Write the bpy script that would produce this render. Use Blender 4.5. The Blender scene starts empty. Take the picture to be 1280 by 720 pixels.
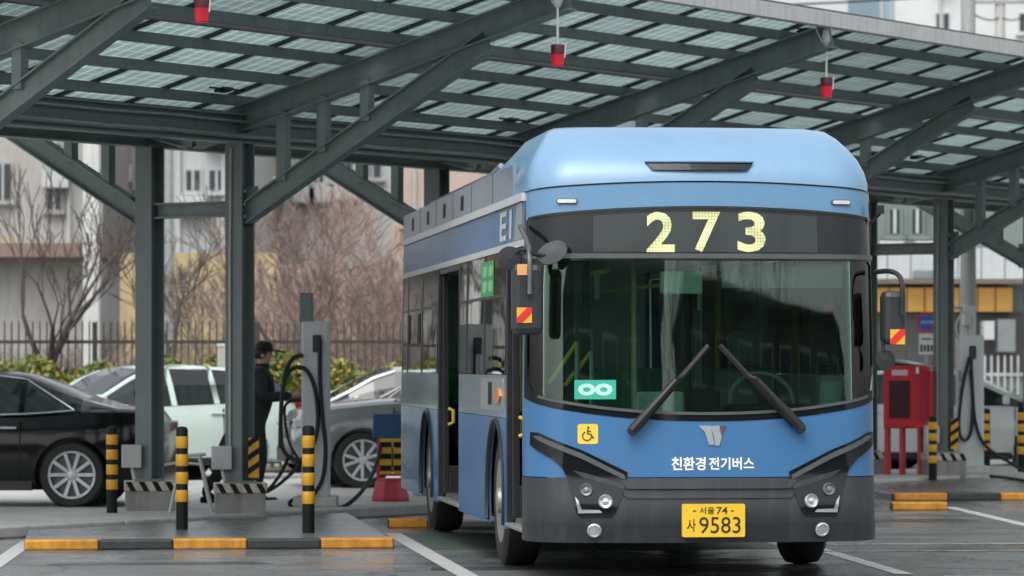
import bpy, bmesh, math, random
from mathutils import Vector as V, Matrix

# ------------------------------------------------------------------ scene, camera, world, sun
sc = bpy.context.scene
col = sc.collection
F, CH, HY = 4680.0, 1.5, 456.0            # focal length in photo pixels, camera height, horizon row

cam_d = bpy.data.cameras.new('camera')
cam = bpy.data.objects.new('camera', cam_d); col.objects.link(cam)
cam.location = (0, 0, CH); cam.rotation_euler = (math.radians(90), 0, 0)
cam_d.sensor_width = 36.0; cam_d.lens = F / 1280 * 36.0
cam_d.shift_y = (HY - 360) / 1280
cam_d.clip_start = 0.5; cam_d.clip_end = 3000
cam_d.dof.use_dof = True; cam_d.dof.focus_distance = 27.0; cam_d.dof.aperture_fstop = 3.6
sc.camera = cam

SUN_EL, SUN_AZ = math.radians(58), math.radians(200)
w = bpy.data.worlds.new('World'); sc.world = w; w.use_nodes = True
nt = w.node_tree; nt.nodes.clear()
sky = nt.nodes.new('ShaderNodeTexSky'); sky.sky_type = 'NISHITA'; sky.sun_disc = False
sky.sun_elevation = SUN_EL; sky.sun_rotation = SUN_AZ
sky.air_density = 1.0; sky.dust_density = 4.0; sky.ozone_density = 1.0
hs = nt.nodes.new('ShaderNodeHueSaturation'); hs.inputs['Saturation'].default_value = 0.24
bg = nt.nodes.new('ShaderNodeBackground'); bg.inputs['Strength'].default_value = 0.13
wo = nt.nodes.new('ShaderNodeOutputWorld')
nt.links.new(sky.outputs[0], hs.inputs['Color']); nt.links.new(hs.outputs[0], bg.inputs['Color'])
nt.links.new(bg.outputs[0], wo.inputs['Surface'])

sun_d = bpy.data.lights.new('sun', 'SUN'); sun_d.energy = 0.7; sun_d.angle = math.radians(50)
sun_d.color = (1.0, 0.97, 0.93)
sun = bpy.data.objects.new('sun', sun_d); col.objects.link(sun)
sdir = V((math.sin(SUN_AZ) * math.cos(SUN_EL), math.cos(SUN_AZ) * math.cos(SUN_EL), math.sin(SUN_EL)))
sun.rotation_euler = sdir.to_track_quat('Z', 'Y').to_euler()
sun.location = (0, 0, 40)

sc.view_settings.view_transform = 'Standard'; sc.view_settings.look = 'None'
sc.view_settings.exposure = 0.9; sc.view_settings.gamma = 1.0
sc.view_settings.use_curve_mapping = False
sc.render.engine = 'CYCLES'
sc.cycles.use_denoising = True
sc.cycles.max_bounces = 8; sc.cycles.transparent_max_bounces = 12
sc.cycles.sample_clamp_indirect = 6.0

rnd = random.Random(7)
PI = math.pi

# ------------------------------------------------------------------ pixel helpers
def at(px, py, Z): return V(((px - 640) / F * Z, Z, CH - (py - HY) / F * Z))
def gnd(px, py, h=0.0):
    Z = F * (CH - h) / (py - HY)
    return V(((px - 640) / F * Z, Z, h))

# ------------------------------------------------------------------ materials
MATS = {}
def mat(name, c, rough=0.5, metal=0.0, var=0.12, scale=4.0, bump=0.0, bscale=60.0, coat=0.0, emit=None, es=0.0,
        spec=0.5, rvar=0.08, stain=0.0, stain_c=(0.03, 0.028, 0.025)):
    if name in MATS: return MATS[name]
    m = bpy.data.materials.new(name); m.use_nodes = True
    n = m.node_tree.nodes; l = m.node_tree.links
    p = n['Principled BSDF']
    tc = n.new('ShaderNodeTexCoord')
    ns = n.new('ShaderNodeTexNoise'); ns.inputs['Scale'].default_value = scale; ns.inputs['Detail'].default_value = 6
    ns.inputs['Roughness'].default_value = 0.65
    l.new(tc.outputs['Object'], ns.inputs['Vector'])
    mx = n.new('ShaderNodeMix'); mx.data_type = 'RGBA'
    lo = [max(0, x * (1 - var)) for x in c]; hi = [min(1, x * (1 + var)) for x in c]
    mx.inputs[6].default_value = (*lo, 1); mx.inputs[7].default_value = (*hi, 1)
    mr = n.new('ShaderNodeMapRange'); mr.inputs[1].default_value = 0.3; mr.inputs[2].default_value = 0.7
    l.new(ns.outputs['Fac'], mr.inputs[0]); l.new(mr.outputs[0], mx.inputs[0])
    out = mx.outputs[2]
    if stain > 0:                                  # vertical streaks of dirt
        mp = n.new('ShaderNodeMapping'); mp.inputs['Scale'].default_value = (9, 9, 0.9)
        n2 = n.new('ShaderNodeTexNoise'); n2.inputs['Scale'].default_value = 1.6; n2.inputs['Detail'].default_value = 5
        r2 = n.new('ShaderNodeMapRange'); r2.inputs[1].default_value = 0.48; r2.inputs[2].default_value = 0.75
        r2.inputs[4].default_value = stain
        m2 = n.new('ShaderNodeMix'); m2.data_type = 'RGBA'; m2.inputs[7].default_value = (*stain_c, 1)
        l.new(tc.outputs['Object'], mp.inputs[0]); l.new(mp.outputs[0], n2.inputs['Vector'])
        l.new(n2.outputs['Fac'], r2.inputs[0]); l.new(r2.outputs[0], m2.inputs[0]); l.new(out, m2.inputs[6])
        out = m2.outputs[2]
    l.new(out, p.inputs['Base Color'])
    rr = n.new('ShaderNodeMapRange'); rr.inputs[3].default_value = max(0.02, rough - rvar); rr.inputs[4].default_value = min(1, rough + rvar)
    l.new(ns.outputs['Fac'], rr.inputs[0]); l.new(rr.outputs[0], p.inputs['Roughness'])
    p.inputs['Metallic'].default_value = metal
    p.inputs['Specular IOR Level'].default_value = spec
    p.inputs['Coat Weight'].default_value = coat; p.inputs['Coat Roughness'].default_value = 0.06
    if emit:
        p.inputs['Emission Color'].default_value = (*emit, 1); p.inputs['Emission Strength'].default_value = es
    if bump > 0:
        nb = n.new('ShaderNodeTexNoise'); nb.inputs['Scale'].default_value = bscale; nb.inputs['Detail'].default_value = 4
        bp = n.new('ShaderNodeBump'); bp.inputs['Strength'].default_value = bump; bp.inputs['Distance'].default_value = 0.01
        l.new(tc.outputs['Object'], nb.inputs['Vector']); l.new(nb.outputs['Fac'], bp.inputs['Height'])
        l.new(bp.outputs[0], p.inputs['Normal'])
    MATS[name] = m
    return m

def glass_mat(name, tint, refl=1.0, rough=0.02, ior=1.55):
    """thin pane: tinted see-through plus Fresnel mirror"""
    m = bpy.data.materials.new(name); m.use_nodes = True
    n = m.node_tree.nodes; l = m.node_tree.links; n.clear()
    o = n.new('ShaderNodeOutputMaterial'); tr = n.new('ShaderNodeBsdfTransparent'); gl = n.new('ShaderNodeBsdfGlossy')
    tr.inputs[0].default_value = (*tint, 1); gl.inputs['Roughness'].default_value = rough
    gl.inputs[0].default_value = (refl, refl, refl, 1)
    fr = n.new('ShaderNodeFresnel'); fr.inputs[0].default_value = ior
    tc = n.new('ShaderNodeTexCoord'); ns = n.new('ShaderNodeTexNoise'); ns.inputs['Scale'].default_value = 1.3
    bp = n.new('ShaderNodeBump'); bp.inputs['Strength'].default_value = 0.06; bp.inputs['Distance'].default_value = 0.02
    l.new(tc.outputs['Object'], ns.inputs['Vector']); l.new(ns.outputs['Fac'], bp.inputs['Height']); l.new(bp.outputs[0], gl.inputs['Normal'])
    mx = n.new('ShaderNodeMixShader')
    l.new(fr.outputs[0], mx.inputs[0]); l.new(tr.outputs[0], mx.inputs[1]); l.new(gl.outputs[0], mx.inputs[2])
    l.new(mx.outputs[0], o.inputs[0]); MATS[name] = m
    return m

# ------------------------------------------------------------------ mesh builder
class MB:
    def __init__(s): s.v = []; s.f = []; s.m = []
    def add(s, vs, fs, mi=0):
        o = len(s.v); s.v += [tuple(p) for p in vs]
        s.f += [tuple(i + o for i in q) for q in fs]; s.m += [mi] * len(fs); return s
    def box(s, c, sz, rot=None, mi=0):
        c = V(c); hx, hy, hz = (q / 2 for q in sz)
        P = [V((x, y, z)) for x in (-hx, hx) for y in (-hy, hy) for z in (-hz, hz)]
        if rot is not None: P = [rot @ p for p in P]
        return s.add([c + p for p in P], [(0, 1, 3, 2), (4, 6, 7, 5), (0, 4, 5, 1), (2, 3, 7, 6), (0, 2, 6, 4), (1, 5, 7, 3)], mi)
    def bar(s, p, q, poly, up=(0, 0, 1), mi=0, closed=True):
        """extrude a 2D profile (side, up) from p to q"""
        p, q, up = V(p), V(q), V(up); d = (q - p).normalized(); sd = d.cross(up).normalized(); u = sd.cross(d)
        n = len(poly); vs = [p + sd * x + u * y for x, y in poly] + [q + sd * x + u * y for x, y in poly]
        fs = [(i, (i + 1) % n, n + (i + 1) % n, n + i) for i in range(n)]
        fs += [tuple(range(n))[::-1], tuple(range(n, 2 * n))]
        return s.add(vs, fs, mi)
    def beam(s, p, q, wd, ht, up=(0, 0, 1), mi=0):
        return s.bar(p, q, [(-wd / 2, -ht / 2), (wd / 2, -ht / 2), (wd / 2, ht / 2), (-wd / 2, ht / 2)], up, mi)
    def hbeam(s, p, q, wd, ht, tf=0.018, tw=0.014, up=(0, 0, 1), mi=0):
        a, b = wd / 2, ht / 2; t = tw / 2
        return s.bar(p, q, [(-a, -b), (a, -b), (a, -b + tf), (t, -b + tf), (t, b - tf), (a, b - tf), (a, b), (-a, b),
                            (-a, b - tf), (-t, b - tf), (-t, -b + tf), (-a, -b + tf)], up, mi)
    def tube(s, pts, r, n=8, mi=0, cap=True):
        pts = [V(p) for p in pts]; k = len(pts)
        rs = r if isinstance(r, (list, tuple)) else [r] * k
        t0 = (pts[1] - pts[0]).normalized()
        a = t0.orthogonal().normalized(); vs = []; fs = []
        for i, p in enumerate(pts):
            t = (pts[min(i + 1, k - 1)] - pts[max(i - 1, 0)]).normalized()
            a = (a - t * a.dot(t)).normalized(); b = t.cross(a)
            for j in range(n):
                g = 2 * PI * j / n; vs.append(p + (a * math.cos(g) + b * math.sin(g)) * rs[i])
        for i in range(k - 1):
            for j in range(n):
                fs.append((i * n + j, i * n + (j + 1) % n, (i + 1) * n + (j + 1) % n, (i + 1) * n + j))
        if cap: fs += [tuple(range(n))[::-1], tuple(range((k - 1) * n, k * n))]
        return s.add(vs, fs, mi)
    def lathe(s, prof, n=24, M=None, mi=0, cap=True):
        """profile of (radius, height) turned round local z, placed by M"""
        M = M or Matrix(); vs = []; fs = []
        for r, z in prof:
            for j in range(n):
                g = 2 * PI * j / n; vs.append(M @ V((r * math.cos(g), r * math.sin(g), z)))
        for i in range(len(prof) - 1):
            for j in range(n):
                fs.append((i * n + j, i * n + (j + 1) % n, (i + 1) * n + (j + 1) % n, (i + 1) * n + j))
        if cap and prof[0][0] > 1e-6: fs.append(tuple(range(n))[::-1])
        if cap and prof[-1][0] > 1e-6: fs.append(tuple(range((len(prof) - 1) * n, len(prof) * n)))
        return s.add(vs, fs, mi)
    def prism(s, pts, depth, mi=0):
        """planar 3D polygon thickened by the vector depth"""
        pts = [V(p) for p in pts]; d = V(depth); n = len(pts)
        vs = pts + [p + d for p in pts]
        return s.add(vs, [tuple(range(n)), tuple(range(n, 2 * n))[::-1]] + [(i, n + i, n + (i + 1) % n, (i + 1) % n) for i in range(n)], mi)
    def mesh(s, name, mats, smooth=None):
        me = bpy.data.meshes.new(name); me.from_pydata(s.v, [], s.f)
        for m in (mats if isinstance(mats, (list, tuple)) else [mats]): me.materials.append(m)
        me.polygons.foreach_set('material_index', s.m)
        bm = bmesh.new(); bm.from_mesh(me); bmesh.ops.recalc_face_normals(bm, faces=bm.faces); bm.to_mesh(me); bm.free()
        if smooth is not None:
            me.polygons.foreach_set('use_smooth', [True] * len(me.polygons))
            me.set_sharp_from_angle(angle=math.radians(smooth))
        me.update(); return me
    def build(s, name, mats, parent=None, smooth=None, bevel=0.0):
        return obj(name, s.mesh(name, mats, smooth), parent, bevel)

def obj(name, me, parent=None, bevel=0.0):
    o = bpy.data.objects.new(name, me); col.objects.link(o); o.parent = parent
    if bevel > 0:
        b = o.modifiers.new('bevel', 'BEVEL'); b.width = bevel; b.segments = 2; b.limit_method = 'ANGLE'; b.angle_limit = math.radians(50)
    return o
def tag(o, label=None, cat=None, group=None, kind=None):
    for k, v in (('label', label), ('category', cat), ('group', group), ('kind', kind)):
        if v: o[k] = v
    return o
def thing(name, label, cat, loc=(0, 0, 0), rz=0.0, group=None):
    o = bpy.data.objects.new(name, None); col.objects.link(o); o.empty_display_size = 0.2
    o.location = loc; o.rotation_euler = (0, 0, rz)
    return tag(o, label, cat, group)
def smooth_path(pts, n=6):
    """Catmull-Rom through the points"""
    P = [V(p) for p in pts]; P = [P[0] * 2 - P[1]] + P + [P[-1] * 2 - P[-2]]; out = []
    for i in range(1, len(P) - 2):
        a, b, c, d = P[i - 1:i + 3]
        for k in range(n):
            t = k / n
            out.append(0.5 * ((2 * b) + (c - a) * t + (2 * a - 5 * b + 4 * c - d) * t * t + (3 * b - 3 * c + d - a) * t ** 3))
    out.append(P[-2]); return out
def text_bm(txt, size, offset=0.0, space=1.0, shear=0.0):
    """2D mesh of a line of text, origin at its centre: list of verts, faces"""
    cu = bpy.data.curves.new('txt', 'FONT'); cu.body = txt; cu.size = size; cu.offset = offset; cu.space_character = space
    cu.shear = shear; cu.fill_mode = 'FRONT'; cu.resolution_u = 3
    o = bpy.data.objects.new('txt', cu); col.objects.link(o)
    dg = bpy.context.evaluated_depsgraph_get(); dg.update()
    me = bpy.data.meshes.new_from_object(o.evaluated_get(dg))
    vs = [v.co.copy() for v in me.vertices]; fs = [tuple(p.vertices) for p in me.polygons]
    bpy.data.objects.remove(o); bpy.data.curves.remove(cu); bpy.data.meshes.remove(me)
    if not vs: return [], [], 0, 0
    x0, x1 = min(v.x for v in vs), max(v.x for v in vs); y0, y1 = min(v.y for v in vs), max(v.y for v in vs)
    vs = [V((v.x - (x0 + x1) / 2, v.y - (y0 + y1) / 2, 0)) for v in vs]
    return vs, fs, x1 - x0, y1 - y0
def text_fit(txt, wd, ht, offset=0.0, space=1.0, shear=0.0):
    vs, fs, a, b = text_bm(txt, 1.0, offset, space, shear)
    if not vs: return [], []
    return [V((v.x * wd / a, v.y * ht / b, 0)) for v in vs], fs

# ------------------------------------------------------------------ palette
steel = mat('painted_steel', (0.165, 0.208, 0.200), 0.45, 0.0, 0.10, 3.0, stain=0.22)
steel_l = mat('painted_steel_pale', (0.142, 0.172, 0.168), 0.45, 0.0, 0.10, 3.0, stain=0.2)
zinc = mat('galvanised', (0.34, 0.36, 0.36), 0.4, 0.5, 0.12, 9)
concrete = mat('concrete', (0.48, 0.475, 0.455), 0.75, 0, 0.16, 2.2, bump=0.25, bscale=40, stain=0.25)
conc_d = mat('concrete_plinth', (0.27, 0.27, 0.25), 0.8, 0, 0.2, 4, bump=0.3, bscale=50, stain=0.4)
yellow = mat('yellow_paint', (0.72, 0.38, 0.02), 0.45, 0, 0.14, 6, stain=0.22)
kyellow = mat('kerb_yellow', (0.54, 0.235, 0.022), 0.6, 0, 0.28, 7, bump=0.3, bscale=40, stain=0.35)
kblack = mat('kerb_black', (0.03, 0.032, 0.033), 0.6, 0, 0.3, 7, bump=0.3, bscale=40)
black = mat('black_paint', (0.008, 0.009, 0.009), 0.55, 0, 0.3, 6, spec=.25)
rubber = mat('rubber', (0.016, 0.016, 0.017), 0.65, 0, 0.25, 12)
bplastic = mat('black_plastic', (0.02, 0.022, 0.024), 0.38, 0, 0.2, 10)
gplastic = mat('grey_plastic', (0.46, 0.47, 0.47), 0.5, 0, 0.08, 6)
white = mat('white_paint', (0.75, 0.76, 0.74), 0.5, 0, 0.06, 6)
chrome = mat('chrome', (0.75, 0.76, 0.78), 0.14, 1.0, 0.03, 6)
alloy = mat('alloy', (0.58, 0.59, 0.60), 0.32, 0.25, 0.08, 12)
red = mat('red_paint', (0.50, 0.018, 0.035), 0.4, 0, 0.1, 5)
redp = mat('red_plastic', (0.46, 0.035, 0.06), 0.5, 0, 0.14, 7)
# ------------------------------------------------------------------ ground
def asphalt():
    m = bpy.data.materials.new('asphalt'); m.use_nodes = True
    n = m.node_tree.nodes; l = m.node_tree.links; p = n['Principled BSDF']
    tc = n.new('ShaderNodeTexCoord')
    def noise(s, d=6, r=0.6):
        q = n.new('ShaderNodeTexNoise'); q.inputs['Scale'].default_value = s; q.inputs['Detail'].default_value = d
        q.inputs['Roughness'].default_value = r; l.new(tc.outputs['Object'], q.inputs['Vector']); return q
    big, mid, fine = noise(0.35), noise(2.2, 8, 0.7), noise(90, 3)
    r1 = n.new('ShaderNodeValToRGB'); r1.color_ramp.elements[0].color = (0.070, 0.076, 0.076, 1); r1.color_ramp.elements[1].color = (0.150, 0.158, 0.156, 1)
    r1.color_ramp.elements[0].position = 0.32; r1.color_ramp.elements[1].position = 0.68
    ad = n.new('ShaderNodeMath'); ad.operation = 'ADD'; h1 = n.new('ShaderNodeMath'); h1.operation = 'MULTIPLY'; h1.inputs[1].default_value = 0.45
    h2 = n.new('ShaderNodeMath'); h2.operation = 'MULTIPLY'; h2.inputs[1].default_value = 0.55
    l.new(mid.outputs['Fac'], h1.inputs[0]); l.new(fine.outputs['Fac'], h2.inputs[0]); l.new(h1.outputs[0], ad.inputs[0]); l.new(h2.outputs[0], ad.inputs[1])
    # oil stains, tyre film and fine cracks
    mp = n.new('ShaderNodeMapping'); mp.inputs['Scale'].default_value = (.35, 1.6, 1); l.new(tc.outputs['Object'], mp.inputs[0])
    st = n.new('ShaderNodeTexNoise'); st.inputs['Scale'].default_value = 1.1; st.inputs['Detail'].default_value = 7; st.inputs['Roughness'].default_value = .6; l.new(mp.outputs[0], st.inputs['Vector'])
    sr = n.new('ShaderNodeMapRange'); sr.inputs[1].default_value = .54; sr.inputs[2].default_value = .66; sr.inputs[3].default_value = 1.0; sr.inputs[4].default_value = .55; l.new(st.outputs['Fac'], sr.inputs[0])
    wp_ = n.new('ShaderNodeTexNoise'); wp_.inputs['Scale'].default_value = 1.4; wp_.inputs['Detail'].default_value = 3; l.new(tc.outputs['Object'], wp_.inputs['Vector'])
    vm = n.new('ShaderNodeVectorMath'); vm.operation = 'MULTIPLY_ADD'; vm.inputs[1].default_value = (.8, .8, .8); l.new(wp_.outputs['Color'], vm.inputs[0]); l.new(tc.outputs['Object'], vm.inputs[2])
    vo = n.new('ShaderNodeTexVoronoi'); vo.feature = 'DISTANCE_TO_EDGE'; vo.inputs['Scale'].default_value = .45; l.new(vm.outputs[0], vo.inputs['Vector'])
    cr = n.new('ShaderNodeMapRange'); cr.inputs[1].default_value = .004; cr.inputs[2].default_value = .012; cr.inputs[3].default_value = .45; cr.inputs[4].default_value = 1.0; l.new(vo.outputs['Distance'], cr.inputs[0])
    mm_ = n.new('ShaderNodeMath'); mm_.operation = 'MULTIPLY'; l.new(sr.outputs[0], mm_.inputs[0]); l.new(cr.outputs[0], mm_.inputs[1])
    sc_ = n.new('ShaderNodeVectorMath'); sc_.operation = 'SCALE'; l.new(ad.outputs[0], r1.inputs[0]); l.new(r1.outputs[0], sc_.inputs[0]); l.new(mm_.outputs[0], sc_.inputs['Scale'])
    l.new(sc_.outputs[0], p.inputs['Base Color'])
    wet = n.new('ShaderNodeMapRange'); wet.inputs[1].default_value = 0.40; wet.inputs[2].default_value = 0.60
    wet.inputs[3].default_value = 0.09; wet.inputs[4].default_value = 0.50
    wa = n.new('ShaderNodeMath'); wa.operation = 'ADD'; wb = n.new('ShaderNodeMath'); wb.operation = 'MULTIPLY_ADD'; wb.inputs[1].default_value = 0.35; wb.inputs[2].default_value = -0.175
    l.new(mid.outputs['Fac'], wb.inputs[0]); l.new(big.outputs['Fac'], wa.inputs[0]); l.new(wb.outputs[0], wa.inputs[1])
    l.new(wa.outputs[0], wet.inputs[0]); l.new(wet.outputs[0], p.inputs['Roughness'])
    bp = n.new('ShaderNodeBump'); bp.inputs['Strength'].default_value = 0.35; bp.inputs['Distance'].default_value = 0.008
    l.new(fine.outputs['Fac'], bp.inputs['Height']); l.new(bp.outputs[0], p.inputs['Normal'])
    return m
asph = asphalt()
g = MB().add([(-900, -300, 0), (900, -300, 0), (900, 1500, 0), (-900, 1500, 0)], [(0, 1, 2, 3)]).build('ground', asph)
tag(g, 'dark wet asphalt yard of the bus depot', 'ground', kind='structure')

def worn_paint(name, c, cov):
    """paint with worn gaps showing asphalt colour"""
    m = bpy.data.materials.new(name); m.use_nodes = True
    n = m.node_tree.nodes; l = m.node_tree.links; p = n['Principled BSDF']
    tc = n.new('ShaderNodeTexCoord'); q = n.new('ShaderNodeTexNoise'); q.inputs['Scale'].default_value = 5; q.inputs['Detail'].default_value = 9; q.inputs['Roughness'].default_value = 0.75
    l.new(tc.outputs['Object'], q.inputs['Vector'])
    r = n.new('ShaderNodeValToRGB'); r.color_ramp.elements[0].position = 0.5 - cov * 0.35; r.color_ramp.elements[1].position = 0.56 - cov * 0.35 + 0.08
    r.color_ramp.elements[0].color = (0.065, 0.07, 0.07, 1); r.color_ramp.elements[1].color = (*c, 1)
    l.new(q.outputs['Fac'], r.inputs[0]); l.new(r.outputs[0], p.inputs['Base Color']); p.inputs['Roughness'].default_value = 0.5
    return m
wline = worn_paint('line_paint', (0.42, 0.43, 0.42), 0.6)
wline_f = worn_paint('line_paint_faded', (0.34, 0.35, 0.34), 0.3)
green_m = worn_paint('patch_green', (0.055, 0.085, 0.065), 0.35)
def stripe(pa, pb, wd, m, z=0.004):
    a, b = V(pa), V(pb); d = (b - a); d.z = 0; d.normalize(); s = V((-d.y, d.x, 0)) * wd / 2
    vs = []; fs = []; n = 12
    for i in range(n + 1):
        c = a.lerp(b, i / n); vs += [(c.x - s.x, c.y - s.y, z), (c.x + s.x, c.y + s.y, z)]
    fs = [(2 * i, 2 * i + 1, 2 * i + 3, 2 * i + 2) for i in range(n)]
    return tag(MB().add(vs, fs).build('painted_line', m), kind='structure')

# ------------------------------------------------------------------ canopy frame of reference
# axis of the canopy runs to the right and away; 'r' is the distance towards the camera from the front column row
PHI = math.radians(33.8)
AX = V((math.sin(PHI), math.cos(PHI), 0)); RX = V((math.cos(PHI), -math.sin(PHI), 0))
P0 = V((-2.58, 35.5, 0)); BAY = 4.83
def cp(t, r, h): return P0 + AX * t + RX * r + V((0, 0, h))
def rz_at(px, r):
    k = (px - 640) / F
    # Z so that the pixel column meets the line at distance r from the front columns
    return (RX.x * (-P0.x) - RX.y * P0.y - r) / (-RX.y - RX.x * k)
def slab_at(px, r, h=0.10):
    Z = rz_at(px, r); return V(((px - 640) / F * Z, Z, h))

# pale concrete apron behind the platform, where the cars stand
# bus direction
YAW = math.radians(6.4)
BR = V((math.cos(YAW), math.sin(YAW), 0)); BB = V((-math.sin(YAW), math.cos(YAW), 0))
BUS = V((1.365, 25.93, 0))

# ------------------------------------------------------------------ platform slab, kerbs, lines
SL_H = 0.10
sl = MB()
for k in range(-3, 11):                                     # cast in bays with joints
    a, b = k * 3.0 - 2, k * 3.0 + 2.985 - 2
    q = [cp(a, 0.27, 0), cp(b, 0.27, 0), cp(b, -1.75, 0), cp(a, -1.75, 0)]
    mb = MB().prism(q, (0, 0, SL_H))
    if k == -3:
        plat = tag(mb.build('platform', concrete, None, bevel=0.015), 'pale concrete platform under the canopy columns', 'platform', kind='structure')
    else: mb.build('platform_slab', concrete, plat, bevel=0.015)

apron = mat('apron_concrete', (0.46, 0.455, 0.435), 0.45, 0, 0.16, .6, bump=0.2, bscale=30, rvar=.2, stain=.0)
tag(MB().prism([cp(-40, -1.78, 0), cp(60, -1.78, 0), cp(60, -24, 0), cp(-40, -24, 0)], (0, 0, 0.006)).build('apron', apron), 'pale damp concrete apron behind the platform', kind='structure')

def kerb(name, start, n, first, ln=0.60, h=0.085, d=0.17, label=None):
    root = tag(MB().prism([start + BB * 0.02, start + BR * (n * ln) + BB * 0.02, start + BR * (n * ln) + BB * (d - .02), start + BB * (d - .02)], (0, 0, h - 0.012)).build(name, kblack), label, kind='structure')
    for i in range(n):
        a = start + BR * (i * ln + 0.004); b = start + BR * ((i + 1) * ln - 0.004); dz = rnd.uniform(-.004, .004)
        MB().prism([a, b, b + BB * d, a + BB * d], (0, 0, h + dz)).build('kerb_block', (kyellow if (i + first) % 2 == 0 else kblack), root, bevel=0.014)
    return root
k0 = gnd(30, 688); k0.z = 0
kerb('kerb', k0, 5, 0, label='yellow and black kerb at the end of the charging island left of the bus')
# island infill behind the kerb, up to the slab
e0 = k0 + BB * 0.17; e1 = k0 + BR * 3.0 + BB * 0.17
def hit_slab(p):
    # move along BB until r = 0.43
    r = (p - P0).dot(RX); return p + BB * ((r - 0.275) / -(BB.dot(RX)))
isl = mat('wet_paving', (0.11, 0.115, 0.115), 0.28, 0, 0.3, 1.5, bump=0.2, bscale=70, rvar=0.16)
tag(MB().prism([e0, e1, hit_slab(e1), hit_slab(e0)], (0, 0, 0.065)).build('island_paving', isl), 'damp paving between the kerb and the platform', kind='structure')
kerb('kerb', gnd(486, 660), 1, 0, ln=0.36, label='short yellow kerb beside the rear wheel of the bus')
k1 = gnd(1118, 626)
kerb('kerb', k1, 4, 0, ln=0.60, label='yellow and black kerb before the red cabinet')
e0 = k1 + BB * .17; e1 = k1 + BR * 2.4 + BB * .17
tag(MB().prism([e0, e1, hit_slab(e1), hit_slab(e0)], (0, 0, 0.065)).build('island_paving', isl), 'damp paving behind the kerb right of the bus', kind='structure')
kerb('kerb', gnd(1116, 638), 1, 0, ln=0.58, label='single low yellow kerb block before the red cabinet')

a = gnd(490, 667)
stripe(a, a + BB * -9, 0.15, wline)
stripe(a + BB * -3.0 + BR * .6, a + BB * -3.0 + BR * 3.4, 0.06, wline_f)
tag(MB().prism([a + BR * .1, a + BR * 3.0, a + BR * 3.0 - BB * 3, a + BR * .1 - BB * 3], (0, 0, .002)).build('green_patch', green_m), 'mottled dark green patch on the ground of the parking bay', kind='structure')  # mottled dark green sheet laid over the asphalt
b = gnd(1186, 634)
stripe(b, gnd(1330, 668), 0.13, wline)
stripe(gnd(1000, 681), gnd(1330, 680), 0.16, wline_f)
stripe(gnd(1000, 690), gnd(1330, 688), 0.10, wline_f)
stripe(gnd(1015, 684), gnd(1130, 718), 0.13, wline)
stripe(gnd(38, 676), gnd(-40, 730), 0.14, wline)
# manhole-like darker patches and joints
patch_m = mat('asphalt_patch', (0.035, 0.037, 0.038), 0.35, 0, 0.3, 5, bump=0.3, bscale=90, rvar=.15)
for (px, py, wd, ln) in ((200, 706, 1.7, .35), (760, 712, 2.6, .5), (1150, 652, 1.2, .6)):
    c = gnd(px, py); tag(MB().prism([c - BR * wd / 2, c + BR * wd / 2, c + BR * (wd / 2 - .1) + BB * ln, c - BR * (wd / 2 - .05) + BB * ln], (0, 0, .003)).build('asphalt_patch', patch_m), kind='structure')

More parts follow.
